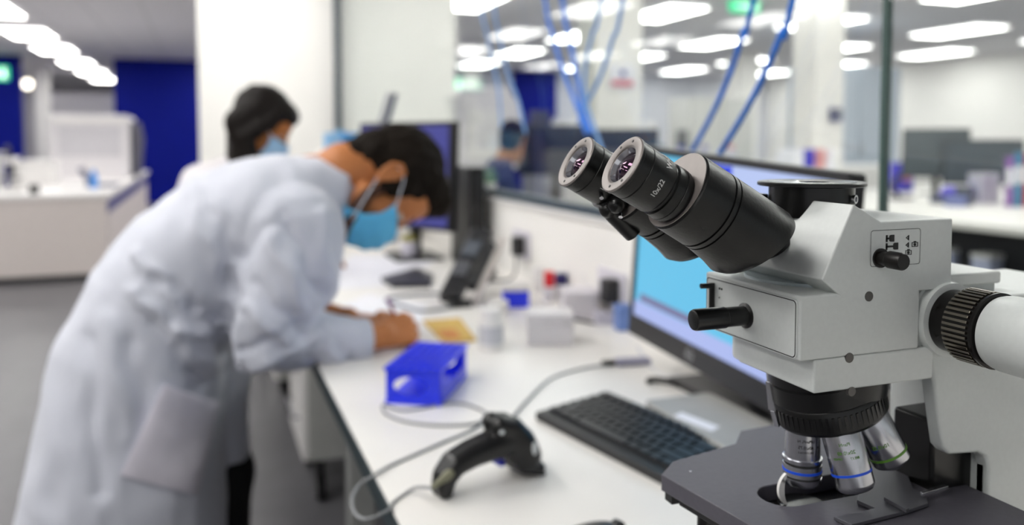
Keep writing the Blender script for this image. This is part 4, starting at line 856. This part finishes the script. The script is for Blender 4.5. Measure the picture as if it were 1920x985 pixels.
MB().box((p.x-.065, 3.70, z_), (p.x+.08, 3.82, z_+.075)).build('box_body', mat('light sky blue card', '#93c4ec', .6), gx, bevel=.002); MB().box((p.x+.0, 3.697, z_+.0), (p.x+.08, 3.70, z_+.075)).build('dark_panel', mat('mid blue print', '#4d9bdc', .6), gx, smooth=0)
MB().ball((p.x, 3.76, z_+.075), (.03, .02, .012), 12, 6).build('glove_tuft', mat('nitrile blue', '#6fb2e6', .5), gx)
tb = thing('tablet_display', 'thin grey and dark display panel on a pole, seen edge-on above the short-haired person', 'display', (.78, 3.75, z_))
a, b = at(722, 232, Y=3.75), at(738, 178, Y=3.75); u = (b-a)/2; MB().hexa((a+b)/2+V((.006, 0, 0)), u, V((.012, .0, .0)), V((.02, .10, 0))).build('dark_side', mat('navy plastic', '#26335e', .4), tb, bevel=.002)
MB().hexa((a+b)/2+V((-.022, .0, 0)), u, V((.010, 0, 0)), V((.02, .10, 0))).build('grey_front', mat('pale lilac grey', '#aeadb8', .4), tb, bevel=.002)
MB().tube([a+V((0, 0, .01)), a+V((-.01, 0, -.03)), V((a.x-.02, 3.8, z_))], .012).build('pole', DKP, tb); MB().box((a.x-.12, 3.75, 1.205), (a.x+.02, 3.79, 1.222)).build('shelf_bar', mat('slate bar', '#51607a', .4), tb)
# spectacles-like tool and pen pot under the head
jar('small pen pot standing on the bench under the bowed face', 768, 486, .03, .09, mat('grey lilac', '#c9c6d2', .4), mat('olive lid', '#9c9440', .5), name='pen_pot', cat='pot')

# ------------------------------------------------------------------ blue cables in front of the glass
def hang(label, pts, r, X=.90, m_=BCAB):
    P = [at(x, y, X=X) for x, y in pts]; a, b = P[0], P[1]; d = (a-b); k = (CH-.002-a.z)/d.z; top = V((a.x, a.y+d.y*k*.5, CH-.002)); mid = a+(top-a)*.5+V((0, d.y*k*.06, 0))
    tag(MB().tube([top, mid]+P, r, 10, 5).build('hanging_cable', m_, origin=top), label, 'cable')
hang('blue cable hanging from the ceiling, right one of the pair behind the monitor', [(1487, 0), (1468, 55), (1440, 125), (1400, 205), (1350, 288), (1325, 330)], .0055)
hang('blue cable hanging from the ceiling, left one of the pair behind the monitor', [(1413, 0), (1395, 55), (1370, 135), (1335, 215), (1300, 280), (1280, 320)], .0050)
hang('pale blue cable falling to the left, farther along the glass', [(1168, 0), (1150, 70), (1125, 145), (1102, 190), (1085, 230)], .005, m_=mat('light blue cable', '#6fa4e4', .35))
hang('thin light blue cable crossing just behind the left eyepiece', [(1128, 0), (1112, 60), (1098, 120), (1098, 185), (1115, 240), (1135, 300)], .0045, m_=MATS['light blue cable'])
hang('blue cable falling to the right, nearest of the crossing ones', [(1055, 0), (1065, 60), (1080, 130), (1092, 200), (1108, 250)], .0065)
hang('blue cable falling to the right, left neighbour of the crossing ones', [(1022, 0), (1035, 60), (1055, 130), (1082, 200), (1100, 250)], .0060)
hang('faint blue cable farthest left along the glass', [(925, 0), (935, 60), (950, 130), (972, 190), (985, 250)], .004, m_=MATS['light blue cable'])
hang('faint pale cable beside the farthest left one along the glass', [(900, 0), (912, 60), (925, 120), (935, 170), (940, 240)], .004, m_=MATS['light blue cable'])

# ------------------------------------------------------------------ people
class Head:
    """head frame: F face direction, U crown direction, L towards the person's far/left side"""
    def __init__(s, c, F, side=None, k=1.0):
        s.c = V(c); s.F = V(F).normalized(); s.L = (V(side) - s.F*V(side).dot(s.F)).normalized(); s.U = s.F.cross(s.L)
        if s.U.z < 0 and abs(s.F.z) < .98: s.U = -s.U
        s.k = k; s.M = Matrix((s.F, s.L, s.U)).transposed()
    def p(s, f, l, u): return s.c+(s.F*f+s.L*l+s.U*u)*s.k
    def ball(s, m, f, l, u, rf, rl, ru, n=20, mm=14): m.ball(s.p(f, l, u), (rf*s.k, rl*s.k, ru*s.k), n, mm, s.M)
def head_shape(m, H):
    H.ball(m, -.008, 0, .008, .096, .075, .090, 28, 18)
    H.ball(m, .040, 0, -.050, .050, .060, .078)
    H.ball(m, .055, 0, .015, .040, .060, .055)
    for s in (-1, 1):
        m.limb([H.p(.010, s*.052, -.085), H.p(.050, s*.040, -.115), H.p(.082, s*.012, -.138)], [.020*H.k, .020*H.k, .018*H.k], 12)
        H.ball(m, .062, s*.036, -.052, .026, .024, .026); m.limb([H.p(.086, s*.012, .008), H.p(.079, s*.046, .006)], [.0085*H.k, .0075*H.k], 10)
        # ear: shell, rim and lobe
        H.ball(m, -.012, s*.077, -.032, .017, .007, .028)
        m.limb([H.p(.002, s*.078, -.022), H.p(-.006, s*.086, -.006), H.p(-.022, s*.089, -.008), H.p(-.031, s*.087, -.026), H.p(-.024, s*.082, -.046), H.p(-.008, s*.078, -.060)], [.0045, .0050, .0050, .0048, .0046, .0060], 8)
    m.limb([H.p(.088, 0, -.004), H.p(.100, 0, -.030), H.p(.115, 0, -.056)], [.009, .0095, .012], 12)
    for s in (-1, 1): H.ball(m, .103, s*.012, -.060, .010, .008, .008, 12, 8)
    H.ball(m, .095, 0, -.088, .012, .024, .0065, 14, 8); H.ball(m, .093, 0, -.100, .012, .021, .0070, 14, 8); H.ball(m, .088, 0, -.132, .018, .020, .017, 14, 8)
def hand_shape(m, Wp, D, N, thumb, curl, k=1.0, spread=.06, tcurl=.6, tdir=None):
    """Wp wrist, D towards the knuckles, N out of the back of the hand, thumb = +-1 side of N x D"""
    D = V(D).normalized(); N = (V(N)-D*V(N).dot(D)).normalized(); T = N.cross(D)*thumb; Wp = V(Wp)
    tips = []
    m.limb([Wp-D*.03, Wp, Wp+D*.02], [.026*k, .025*k, .027*k], 14)
    for i, (off, ln, r, kn) in enumerate(((.026, .074, .0092, .082), (.009, .084, .0094, .086), (-.008, .078, .0090, .083), (-.024, .062, .0080, .075))):
        K = Wp+D*kn*k+T*off*k; m.limb([Wp+D*.01*k+T*off*.55*k-N*.002, Wp+D*.045*k+T*off*.85*k, K], [.0135*k, .0130*k, .0112*k], 12)
        a = 0; p = K; pts = [K]; dd = (D+T*spread*(1.5-i)).normalized(); c = curl[i] if hasattr(curl, '__len__') else curl
        for q, f in enumerate((.46, .31, .25)):
            a += c*(.75, 1.05, .75)[q]; dv = dd*math.cos(a)-N*math.sin(a); p = p+dv*ln*f*k; pts.append(p)
        m.limb(pts, [.0100*k, r*k, r*.93*k, r*.80*k], 12); tips.append(pts[-1])
    b = Wp+D*.022*k+T*.020*k-N*.006*k; c1 = b+(D*.55+T*.75-N*.3).normalized()*.038*k; td = V(tdir).normalized() if tdir is not None else (D*.85+T*.1-N*tcurl).normalized()
    c2 = c1+td*.030*k; c3 = c2+(td-N*.25).normalized()*.024*k
    m.limb([Wp+D*.01, b, c1, c2, c3], [.018*k, .016*k, .0130*k, .0112*k, .0092*k], 12)
    return tips, c3
def face_mask(H, par, m_=MASK, f0=.0, hang=0.0):
    mb = MB(); nu, ns = 15, 21; g = [[], []]
    for w in (0, 1):
        for i in range(nu):
            a = i/(nu-1); u = -.030-.108*a; row = []
            for j in range(ns):
                b = -1+2*j/(ns-1); l = b*.070*(1-.10*abs(2*a-1))
                f = .129*(1-.17*abs(2*a-.75)**2)-.070*abs(b)**1.9+f0-hang*a+.0022*math.sin(a*PI*7)*(1-abs(b)*.6)
                row.append(mb.bm.verts.new(H.p(f+.0022*w, l*(1.0), u)))
            g[w].append(row)
    for w in (0, 1):
        for i in range(nu-1):
            for j in range(ns-1): mb.face([g[w][i][j], g[w][i][j+1], g[w][i+1][j+1], g[w][i+1][j]])
    bd = [(0, j) for j in range(ns)]+[(i, ns-1) for i in range(1, nu)]+[(nu-1, j) for j in range(ns-2, -1, -1)]+[(i, 0) for i in range(nu-2, 0, -1)]
    for q in range(len(bd)): a, b = bd[q], bd[(q+1) % len(bd)]; mb.face([g[0][a[0]][a[1]], g[0][b[0]][b[1]], g[1][b[0]][b[1]], g[1][a[0]][a[1]]])
    mk = mb.build('face_mask', m_, par, smooth=60)
    nb_ = MB(); nb_.tube([H.p(.113+f0, -.03, -.032), H.p(.130+f0, 0, -.030), H.p(.113+f0, .03, -.032)], .0018, 8); nb_.build('nose_wire', LOOP, mk)
    for s in (-1, 1):
        MB().tube([H.p(.060+f0, s*.068, -.036), H.p(.030, s*.078, -.022), H.p(.006, s*.083, -.010), H.p(-.012, s*.085, -.010), H.p(-.026, s*.082, -.026), H.p(-.020, s*.081, -.050), H.p(.015, s*.075, -.084), H.p(.058+f0-hang, s*.066, -.128)], .0016, 8).build('ear_loop', LOOP, mk)
    return mk
def seg_fold(segs, ycut=None, base=.0035, sc_=7.0, amp=1.0, stretch=(1, 1, 1)):
    """cloth folds: soft noise plus ridges (a>0) and creases (a<0) along measured lines in the X-Z plane"""
    def f(co):
        out = np.zeros(len(co))
        for i, c in enumerate(co):
            v = V((c[0]*stretch[0], c[1]*stretch[1], c[2]*stretch[2]))*sc_
            out[i] = base*(noise.noise(v)+.5*noise.noise(v*2.3+V((3, 1, 2))))
        for (x0, z0, x1, z1, a, w) in segs:
            d = np.array([x1-x0, z1-z0]); L2 = (d**2).sum(); t = np.clip(((co[:, 0]-x0)*d[0]+(co[:, 2]-z0)*d[1])/L2, 0, 1)
            wob = .006*np.sin(t*9+x0*50)
            px, pz = x0+d[0]*t, z0+d[1]*t; dist2 = (co[:, 0]-px+wob)**2+(co[:, 2]-pz)**2
            k = np.exp(-dist2/(w*w))*a*amp
            if ycut is not None: k = k*(co[:, 1] < ycut)
            out += k
        return out
    return f
def shoe(m, heel, d, k=1):
    d = V(d).normalized(); s_ = V((-d.y, d.x, 0)); h = V((heel[0], heel[1], 0))
    m.loft([(h+d*t+V((0, 0, z)), s_*w, V((0, 0, z))) for t, w, z in ((-.07, .020, .03), (-.05, .036, .045), (.0, .038, .050), (.08, .045, .035), (.14, .046, .026), (.19, .034, .020), (.21, .015, .012))], 20, 2.6)

# --- the man bending over the bench
man = MB(); YC = 1.87
hc = at(741, 338, Y=1.86)
Hm = Head(hc, (.195, -.13, -.975), (-.12, .99, 0), 1.07)
if Hm.U.x < 0: Hm.U = -Hm.U; Hm.M = Matrix((Hm.F, Hm.L, Hm.U)).transposed()
neckb = V((.235, 1.88, 1.085))
RS, RE, RWp = V((.175, 1.715, 1.005)), V((.098, 1.685, .806)), V((.335, 1.725, .784))
LS, LE, LW = V((.20, 2.035, 1.00)), V((.13, 2.11, .80)), V((.300, 1.965, .778))
def build_man(m):
    head_shape(m, Hm)
    m.limb([Hm.p(-.035, 0, -.045), Hm.p(-.045, 0, -.105), neckb], [.062, .060, .066], 20)
    m.limb([neckb, V((.15, YC, 1.03)), V((.02, YC, .95)), V((-.08, YC, .84)), V((-.12, YC, .80))], [.085, .115, .12, .125, .125], 20)
    m.limb([V((.18, 1.74, 1.02)), V((.18, 2.0, 1.02))], [.065, .065], 16)
    m.limb([V((-.12, 1.78, .79)), V((-.12, 1.96, .79))], [.11, .11], 16)
    for sh, el, wr in ((RS, RE, RWp), (LS, LE, LW)): m.limb([sh, (sh+el)/2, el, (el*.6+wr*.4), wr], [.058, .048, .040, .042, .028], 16)
    for y, kx_, ax_ in ((1.80, -.10, -.17), (1.95, .030, .01)): m.limb([V((-.12, y, .78)), V((kx_, y, .45)), V((ax_-.0, y, .10)), V((ax_+.10, y, .05))], [.088, .056, .040, .035], 16)
build_man(man)
# writing hand: closed round the pen; the left hand flat on the paper
th1, tt1 = hand_shape(man, RWp, (.92, .34, .10), (-.20, -.80, .56), 1, (.95, 1.05, 1.15, 1.2), 1.05, tcurl=.55)
th2, tt2 = hand_shape(man, LW+V((0, 0, .002)), (.80, -.58, -.03), (.05, .1, 1), 1, (.35, .3, .3, .35), 1.0)
mb_ = man.build('person', SKIN, origin=(-.10, YC, 0)); remesh(mb_, .0033, 4)
tag(mb_, 'short-haired person in a white lab coat and blue mask bending over the bench, writing', 'person')
def eyes(H, par):
    for s in (-1, 1): e = MB(); H.ball(e, .0755, s*.031, -.017, .0115, .0125, .0100, 16, 10); o = e.build('eye', mat('eye white', '#d8cdc2', .2), par); i_ = MB(); H.ball(i_, .0858, s*.031, -.020, .0022, .0052, .0052, 12, 8); i_.build('iris', mat('dark iris', '#1c120c', .15), o); l_ = MB(); H.ball(l_, .0752, s*.031, -.0125, .0130, .0140, .0100, 16, 10); l_.build('eyelid', par.data.materials[0], par)
    for s in (-1, 1): MB().limb([H.p(.0935, s*.014, .009), H.p(.0895, s*.032, .012), H.p(.0790, s*.048, .009)], [.0028, .0032, .0020], 8).build('eyebrow', HAIR, par)
eyes(Hm, mb_)
# hair: short, fuller on top
h = MB()
Hm.ball(h, -.020, 0, .020, .099, .084, .094, 30, 20); Hm.ball(h, .030, 0, .062, .068, .066, .052); Hm.ball(h, .062, 0, .078, .040, .052, .034)
Hm.ball(h, -.055, 0, -.030, .062, .070, .060); Hm.ball(h, -.066, 0, -.070, .038, .052, .045); Hm.ball(h, -.066, 0, -.098, .026, .040, .034)
for s in (-1, 1): Hm.ball(h, .022, s*.068, -.010, .020, .012, .040); Hm.ball(h, .010, s*.071, -.035, .010, .008, .030)
ho_ = h.build('hair', HAIR, mb_); remesh(ho_, .0035, 3, fold=lambda co: np.array([.0045*noise.noise(V(c)*38)+.003*noise.noise(V(c)*90) for c in co]))
b_ = MB()
for s in (-1, 1): b_.limb([Hm.p(.012, s*.066, -.050), Hm.p(.014, s*.056, -.085), Hm.p(.050, s*.046, -.118), Hm.p(.084, s*.014, -.142)], [.012, .0185, .0195, .0190], 12)
Hm.ball(b_, .045, 0, -.122, .040, .040, .018)
bo = b_.build('beard', BEARD, mb_); remesh(bo, .003, 3)
face_mask(Hm, mb_, hang=-.004)
# pen
pen = thing('pen', 'thin dark red pen upright in the writing person’s fist', 'pen', RWp+V((.06, .02, -.03)))
pt, pb = at(728, 563, Y=1.765), V((.412, 1.765, .7525)); dd = (pb-pt).normalized()
MB().cyl(pt, pb-dd*.012, .0038, n=14).cyl(pb-dd*.012, pb, .0038, .0008, n=14).build('barrel', mat('dark red pen', '#8e1f3c', .3), pen); MB().cyl(pt-dd*.004, pt+dd*.014, .0046, n=14).build('cap_end', mat('violet pen end', '#7a2a86', .3), pen)
# trousers, shoes, shirt
m = MB(); m.limb([V((-.12, 1.80, .77)), V((-.12, 1.94, .77))], [.112, .112], 18)
for y, kx_, ax_ in ((1.80, -.10, -.17), (1.95, .030, .01)): m.limb([V((-.12, y, .74)), V((kx_, y, .45)), V((ax_, y, .09))], [.096, .070, .064], 18)
tr = m.build('trousers', TROU, mb_); remesh(tr, .007, 5, fold=seg_fold([], base=.006, sc_=9))
m = MB(); shoe(m, (-.16, 1.79), (1, -.1, 0)); shoe(m, (.01, 1.95), (1, .1, 0)); m.build('shoe', SHOE, mb_)
# coat
ct = MB()
def sec(x, z, tx, tz, t, w, yc=YC):
    d = V((tx, 0, tz)).normalized(); n = V((-d.z, 0, d.x)); return (V((x, yc, z)), n*t, V((0, w, 0)))
ct.loft([sec(-.165, .36, .05, 1, .205, .235), sec(-.155, .50, .05, 1, .190, .230), sec(-.140, .64, .10, 1, .172, .222), sec(-.120, .75, .25, 1, .162, .212), sec(-.080, .855, .5, .9, .155, .203), sec(-.018, .945, .68, .74, .148, .200), sec(.060, 1.010, .85, .55, .135, .203), sec(.130, 1.050, .94, .35, .118, .200), sec(.195, 1.066, .97, .25, .105, .170), sec(.250, 1.076, .98, .10, .088, .115), sec(.296, 1.080, 1, -.06, .076, .084)], 44, 2.3)
for s_, (sh, el, wr), off in ((-1, (RS, RE, RWp), .0), (1, (LS, LE, LW), .0)):
    if s_ < 0: ct.limb([V((.165, 1.735, 1.01)), V((.150, 1.705, .935)), V((.122, 1.685, .860)), V((.100, 1.682, .815)), V((.165, 1.695, .800)), V((.230, 1.707, .793)), wr-V((.048, .007, 0))], [.110, .102, .087, .074, .066, .054, .044], 22)
    else: ct.limb([V((.18, 2.005, 1.0)), V((.16, 2.06, .92)), el, el*.55+wr*.45], [.105, .092, .074, .062], 20)
# far front panel of the open coat
ct.loft([(V((-.010, 1.955, .505)), V((.098, 0, -.020)), V((0, .095, 0))), (V((-.005, 1.955, .58)), V((.096, 0, 0)), V((0, .090, 0))), (V((.010, 1.955, .68)), V((.092, 0, 0)), V((0, .085, 0))), (V((-.01, 1.96, .80)), V((.09, 0, 0)), V((0, .08, 0)))], 26, 2.6)
co_man = ct.build('lab_coat', COAT, mb_)
def L2(x0, y0, x1, y1, a, w, Y=1.70):
    p, q = at(x0, y0, Y=Y), at(x1, y1, Y=Y); return (p.x, p.z, q.x, q.z, a, w)
segs = [L2(428, 505, 418, 690, -.012, .012), L2(445, 480, 520, 400, -.006, .012),
        L2(260, 480, 345, 560, .007, .013), L2(300, 520, 395, 590, -.008, .013), L2(255, 545, 330, 615, .009, .014), L2(330, 610, 400, 625, .010, .012), L2(350, 560, 420, 640, -.009, .013),
        L2(330, 630, 400, 700, .009, .013), L2(300, 600, 380, 720, -.008, .014), L2(200, 600, 250, 800, .005, .020), L2(170, 640, 190, 900, -.007, .018), L2(240, 640, 290, 780, -.005, .018), L2(95, 660, 70, 960, .004, .022),
        L2(350, 350, 420, 400, .005, .018), L2(390, 370, 440, 470, -.006, .015), L2(360, 400, 415, 500, .006, .015),
        L2(500, 430, 560, 560, .007, .013), L2(540, 420, 590, 540, -.008, .013), L2(470, 520, 560, 600, -.007, .012), L2(455, 560, 530, 620, .008, .012), L2(450, 640, 560, 590, -.008, .011), L2(470, 670, 590, 620, .009, .011), L2(480, 700, 600, 660, -.007, .011), L2(600, 610, 640, 700, .006, .011), L2(560, 610, 590, 690, -.006, .011), L2(630, 640, 680, 690, -.004, .010), L2(590, 400, 620, 560, .006, .013), L2(430, 560, 440, 680, .006, .014)]
remesh(co_man, .0055, 7, fold=seg_fold(segs, ycut=1.86, base=.0065, sc_=8.5, amp=1.35, stretch=(1.5, 1, .7)))
# collar, cuff, pocket
col_ = MB()
cc = V((.292, 1.872, 1.083)); cf = V((.995, 0, -.06)).normalized(); cu = V((.06, 0, .995)).normalized()
rs = []
for t_, r in ((.016, .066), (.018, .071), (-.020, .096), (-.026, .096), (-.022, .088), (.010, .064)):
    rs.append([cc+cf*t_+(cu*math.cos(a)*.92+V((0, 1, 0))*math.sin(a)*.95)*r for a in [2*PI*k/40 for k in range(40)]])
col_.rings(rs, cap=False); col_.build('collar', COAT, co_man, smooth=60)
MB().lathe(RWp-V((.060, .009, -.001)), (.23, .035, -.012), [(0, .0455), (.042, .0435), (.044, .042), (.042, .037), (.0, .035)], 40, cap=False).build('cuff', COAT, co_man, smooth=60)
pk = MB(); PP = [(308, 722), (412, 762), (372, 928), (226, 890)]
def py_(x, z): return 1.87-.218*max(.02, 1-abs((x+.14)/.185)**2.3)**(1/2.3)
n_ = 10; fr, bk_ = [], []
for i in range(n_+1):
    r1, r2 = [], []
    for j in range(n_+1):
        a, b = i/n_, j/n_; x = (PP[0][0]*(1-a)+PP[1][0]*a)*(1-b)+(PP[3][0]*(1-a)+PP[2][0]*a)*b; y = (PP[0][1]*(1-a)+PP[1][1]*a)*(1-b)+(PP[3][1]*(1-a)+PP[2][1]*a)*b
        q = at(x, y, Y=1.66); yy = py_(q.x, q.z)-.006; q = at(x, y, Y=yy); e_ = min(a, 1-a, b, 1-b)
        r1.append(pk.bm.verts.new((q.x, yy-.005-.004*(e_ > 0)-.003*noise.noise(q*25), q.z))); r2.append(pk.bm.verts.new((q.x, yy+.03, q.z)))
    fr.append(r1); bk_.append(r2)
for i in range(n_):
    for j in range(n_): pk.face([fr[i][j], fr[i+1][j], fr[i+1][j+1], fr[i][j+1]]); pk.face([bk_[i][j], bk_[i][j+1], bk_[i+1][j+1], bk_[i+1][j]])
for i in range(n_):
    for (a, b) in (((i, 0), (i+1, 0)), ((i, n_), (i+1, n_)), ((0, i), (0, i+1)), ((n_, i), (n_, i+1))): pk.face([fr[a[0]][a[1]], fr[b[0]][b[1]], bk_[b[0]][b[1]], bk_[a[0]][a[1]]])
pk.build('pocket', mat('pocket cotton', '#dedae4', .9, var=.05, scale=25, bump=.06), co_man, smooth=50)

# --- the woman standing behind him
YW = 3.0
wc = at(497, 226, Y=YW); Hw = Head(wc, (.80, -.12, -.56), (0.1, 1, 0), .98)
m = MB(); head_shape(m, Hw)
nk = Hw.p(-.06, 0, -.20); nk = V((wc.x-.075, YW, wc.z-.20))
m.limb([Hw.p(-.03, 0, -.05), Hw.c+V((-.062, 0, -.11)), nk], [.048, .044, .050], 18)
hip = V((-.10, YW, .80)); chest = V((nk.x-.035, YW, nk.z-.16))
m.limb([nk, chest, (chest+hip)/2, hip], [.07, .105, .095, .110], 18); m.limb([V((nk.x-.02, YW-.13, nk.z-.07)), V((nk.x-.02, YW+.13, nk.z-.07))], [.05, .05], 14)
for s in (-1, 1):
    sh = V((nk.x-.02, YW+s*.16, nk.z-.08)); el = V((nk.x+.06, YW+s*.20, .82)); wr = V((.33, YW+s*.10, .80)); m.limb([sh, (sh+el)/2, el, el*.5+wr*.5, wr], [.048, .040, .034, .034, .024], 14)
    hand_shape(m, wr, (.9, -s*.2, -.05), (0, 0, 1), -s, (.4, .4, .4, .4), .92)
    m.limb([V((-.10, YW+s*.085, .78)), V((-.08, YW+s*.09, .44)), V((-.12, YW+s*.09, .09)), V((-.03, YW+s*.09, .045))], [.085, .052, .036, .032], 14)
wo = m.build('person', SKIN2, origin=(-.1, YW, 0)); remesh(wo, .0042, 4)
tag(wo, 'person with long dark hair and blue mask standing behind the bending one, head bowed', 'person')
eyes(Hw, wo)
h = MB(); Hw.ball(h, -.022, 0, .020, .105, .088, .098, 30, 20); Hw.ball(h, .035, 0, .055, .062, .070, .050)
for s in (-1, 0, 1): h.limb([Hw.p(-.045, s*.040, .0), Hw.p(-.060, s*.050, -.055), Hw.c+V((-.072, s*.048, -.085)), Hw.c+V((-.092, s*.045, -.17)), Hw.c+V((-.085, s*.04, -.26))], [.058, .052, .045, .038, .025], 16)
for s in (-1, 1):
    h.limb([Hw.p(-.06, 0, -.06), Hw.c+V((-.088, s*.02, -.10)), Hw.c+V((-.098, s*.02, -.17))], [.045, .040, .038], 14); h.limb([Hw.p(.030, s*.064, .040), Hw.p(.020, s*.078, .0), Hw.p(.002, s*.086, -.040), Hw.p(-.020, s*.084, -.085), Hw.c+V((-.03, s*.075, -.17))], [.024, .026, .030, .030, .026], 12)
    Hw.ball(h, -.018, s*.078, -.030, .036, .020, .050)
hw = h.build('hair', HAIR2, wo); remesh(hw, .005, 5, fold=lambda co: np.array([.004*noise.noise(V((c[0]*40, c[1]*40, c[2]*8))) for c in co]))
face_mask(Hw, wo, mat('pale blue mask fabric', '#9fc6e6', .75))
ct = MB(); ct.loft([(V((-.11, YW, .45)), (.17, 0, 0), (0, .21, 0)), (V((-.10, YW, .75)), (.155, 0, 0), (0, .20, 0)), (V(((hip.x+chest.x)/2, YW, (hip.z+chest.z)/2)), (.125, 0, 0), (0, .17, 0)), (chest, (.125, 0, 0), (0, .19, 0)), (V((nk.x-.02, YW, nk.z-.07)), (.085, 0, 0), (0, .17, 0)), (nk-V((0, 0, .015)), (.066, 0, 0), (0, .075, 0))], 36, 2.3)
for s in (-1, 1):
    sh = V((nk.x-.02, YW+s*.15, nk.z-.095)); el = V((nk.x+.06, YW+s*.20, .82)); wr = V((.33, YW+s*.10, .80)); ct.limb([sh, (sh+el)/2, el, el*.3+wr*.7], [.072, .064, .056, .046], 16)
ct.limb([Hw.c+V((-.095, 0, -.185)), Hw.c+V((-.185, 0, -.245)), Hw.c+V((-.22, 0, -.36))], [.075, .105, .115], 20)
ct.limb([Hw.c+V((-.13, -.13, -.235)), Hw.c+V((-.13, .13, -.235))], [.070, .070], 16)
cw = ct.build('lab_coat', COAT2, wo); remesh(cw, .0075, 5, fold=seg_fold([], base=.007, sc_=9))
m = MB(); m.limb([V((-.10, YW-.07, .74)), V((-.10, YW+.07, .74))], [.095, .095], 14)
for s in (-1, 1): m.limb([V((-.10, YW+s*.080, .72)), V((-.08, YW+s*.09, .44)), V((-.12, YW+s*.09, .09))], [.088, .062, .054], 14)
tr = m.build('trousers', TROU, wo); remesh(tr, .009, 4)
m = MB(); shoe(m, (-.12, YW-.09), (1, 0, 0)); shoe(m, (-.12, YW+.09), (1, 0, 0)); m.build('shoe', SHOE, wo)

# --- the seated person in the room beyond the glass
pc = at(962, 258, Y=5.0); Hs = Head(pc, (.60, .72, -.35), (-.77, .64, 0), .98); m = MB(); head_shape(m, Hs); x0 = pc.x-.10
m.limb([Hs.p(-.03, 0, -.05), V((x0+.01, 5, pc.z-.20)), V((x0-.03, 5, pc.z-.36)), V((x0-.06, 5, .62)), V((x0-.06, 5, .54))], [.05, .06, .11, .12, .125], 16)
for s in (-1, 1):
    m.limb([V((x0-.01, 5+s*.16, pc.z-.27)), V((x0+.05, 5+s*.20, .82)), V((x0+.30, 5+s*.12, .80))], [.048, .036, .025], 14); hand_shape(m, V((x0+.30, 5+s*.12, .80)), (1, 0, -.05), (0, 0, 1), -s, (.4,)*4, .92)
    m.limb([V((x0-.05, 5+s*.10, .52)), V((x0+.38, 5+s*.12, .52)), V((x0+.36, 5+s*.12, .10)), V((x0+.45, 5+s*.12, .05))], [.085, .058, .038, .033], 14)
se = m.build('person', SKIN, origin=(x0, 5, 0)); remesh(se, .005, 4); tag(se, 'person with dark hair in dark blue clothes sitting at the desk beyond the glass', 'person'); eyes(Hs, se)
h = MB(); Hs.ball(h, -.022, 0, .018, .104, .086, .096, 24, 16); Hs.ball(h, -.06, 0, -.05, .058, .070, .070); hh_ = h.build('hair', HAIR2, se); remesh(hh_, .006, 3)
c_ = MB(); c_.loft([(V((x0-.06, 5, .46)), (.15, 0, 0), (0, .19, 0)), (V((x0-.06, 5, .66)), (.14, 0, 0), (0, .18, 0)), (V((x0-.03, 5, pc.z-.33)), (.135, 0, 0), (0, .20, 0)), (V((x0, 5, pc.z-.205)), (.085, 0, 0), (0, .14, 0)), (V((x0+.02, 5, pc.z-.13)), (.066, 0, 0), (0, .07, 0))], 30, 2.3)
for s in (-1, 1): c_.limb([V((x0-.01, 5+s*.16, pc.z-.28)), V((x0+.05, 5+s*.20, .82)), V((x0+.25, 5+s*.14, .80))], [.065, .052, .040], 14)
cj = c_.build('jacket', mat('dark navy cloth', '#1c2d63', .85), se); remesh(cj, .009, 4)
c_ = MB()
for s in (-1, 1): c_.limb([V((x0-.05, 5+s*.10, .52)), V((x0+.38, 5+s*.12, .52)), V((x0+.36, 5+s*.12, .10))], [.095, .070, .055], 14)
tj = c_.build('trousers', TROU, se); remesh(tj, .010, 3)
m = MB(); shoe(m, (x0+.36, 4.88), (1, 0, 0)); shoe(m, (x0+.36, 5.12), (1, 0, 0)); m.build('shoe', SHOE, se)
chr_ = thing('office_chair', 'dark office chair under the seated person beyond the glass', 'chair', (x0-.05, 5, 0))
MB().box((x0-.27, 4.78, .385), (x0+.2, 5.22, .415)).build('seat', DKP, chr_, bevel=.02); MB().box((x0-.32, 4.80, .5), (x0-.26, 5.2, .95)).build('backrest', DKP, chr_, bevel=.02)
MB().cyl((x0-.05, 5, .1), (x0-.05, 5, .385), .025).box((x0-.30, 4.97, .40), (x0-.27, 5.03, .6)).build('column', GREYP, chr_)
for k in range(5): a = 2*PI*k/5; q = V((x0-.05+.28*math.cos(a), 5+.28*math.sin(a), .06)); MB().cyl((x0-.05, 5, .10), q+V((0, 0, .02)), .018).ball(q-V((0, 0, .03)), .03, 12, 8).build('leg', DKP, chr_)
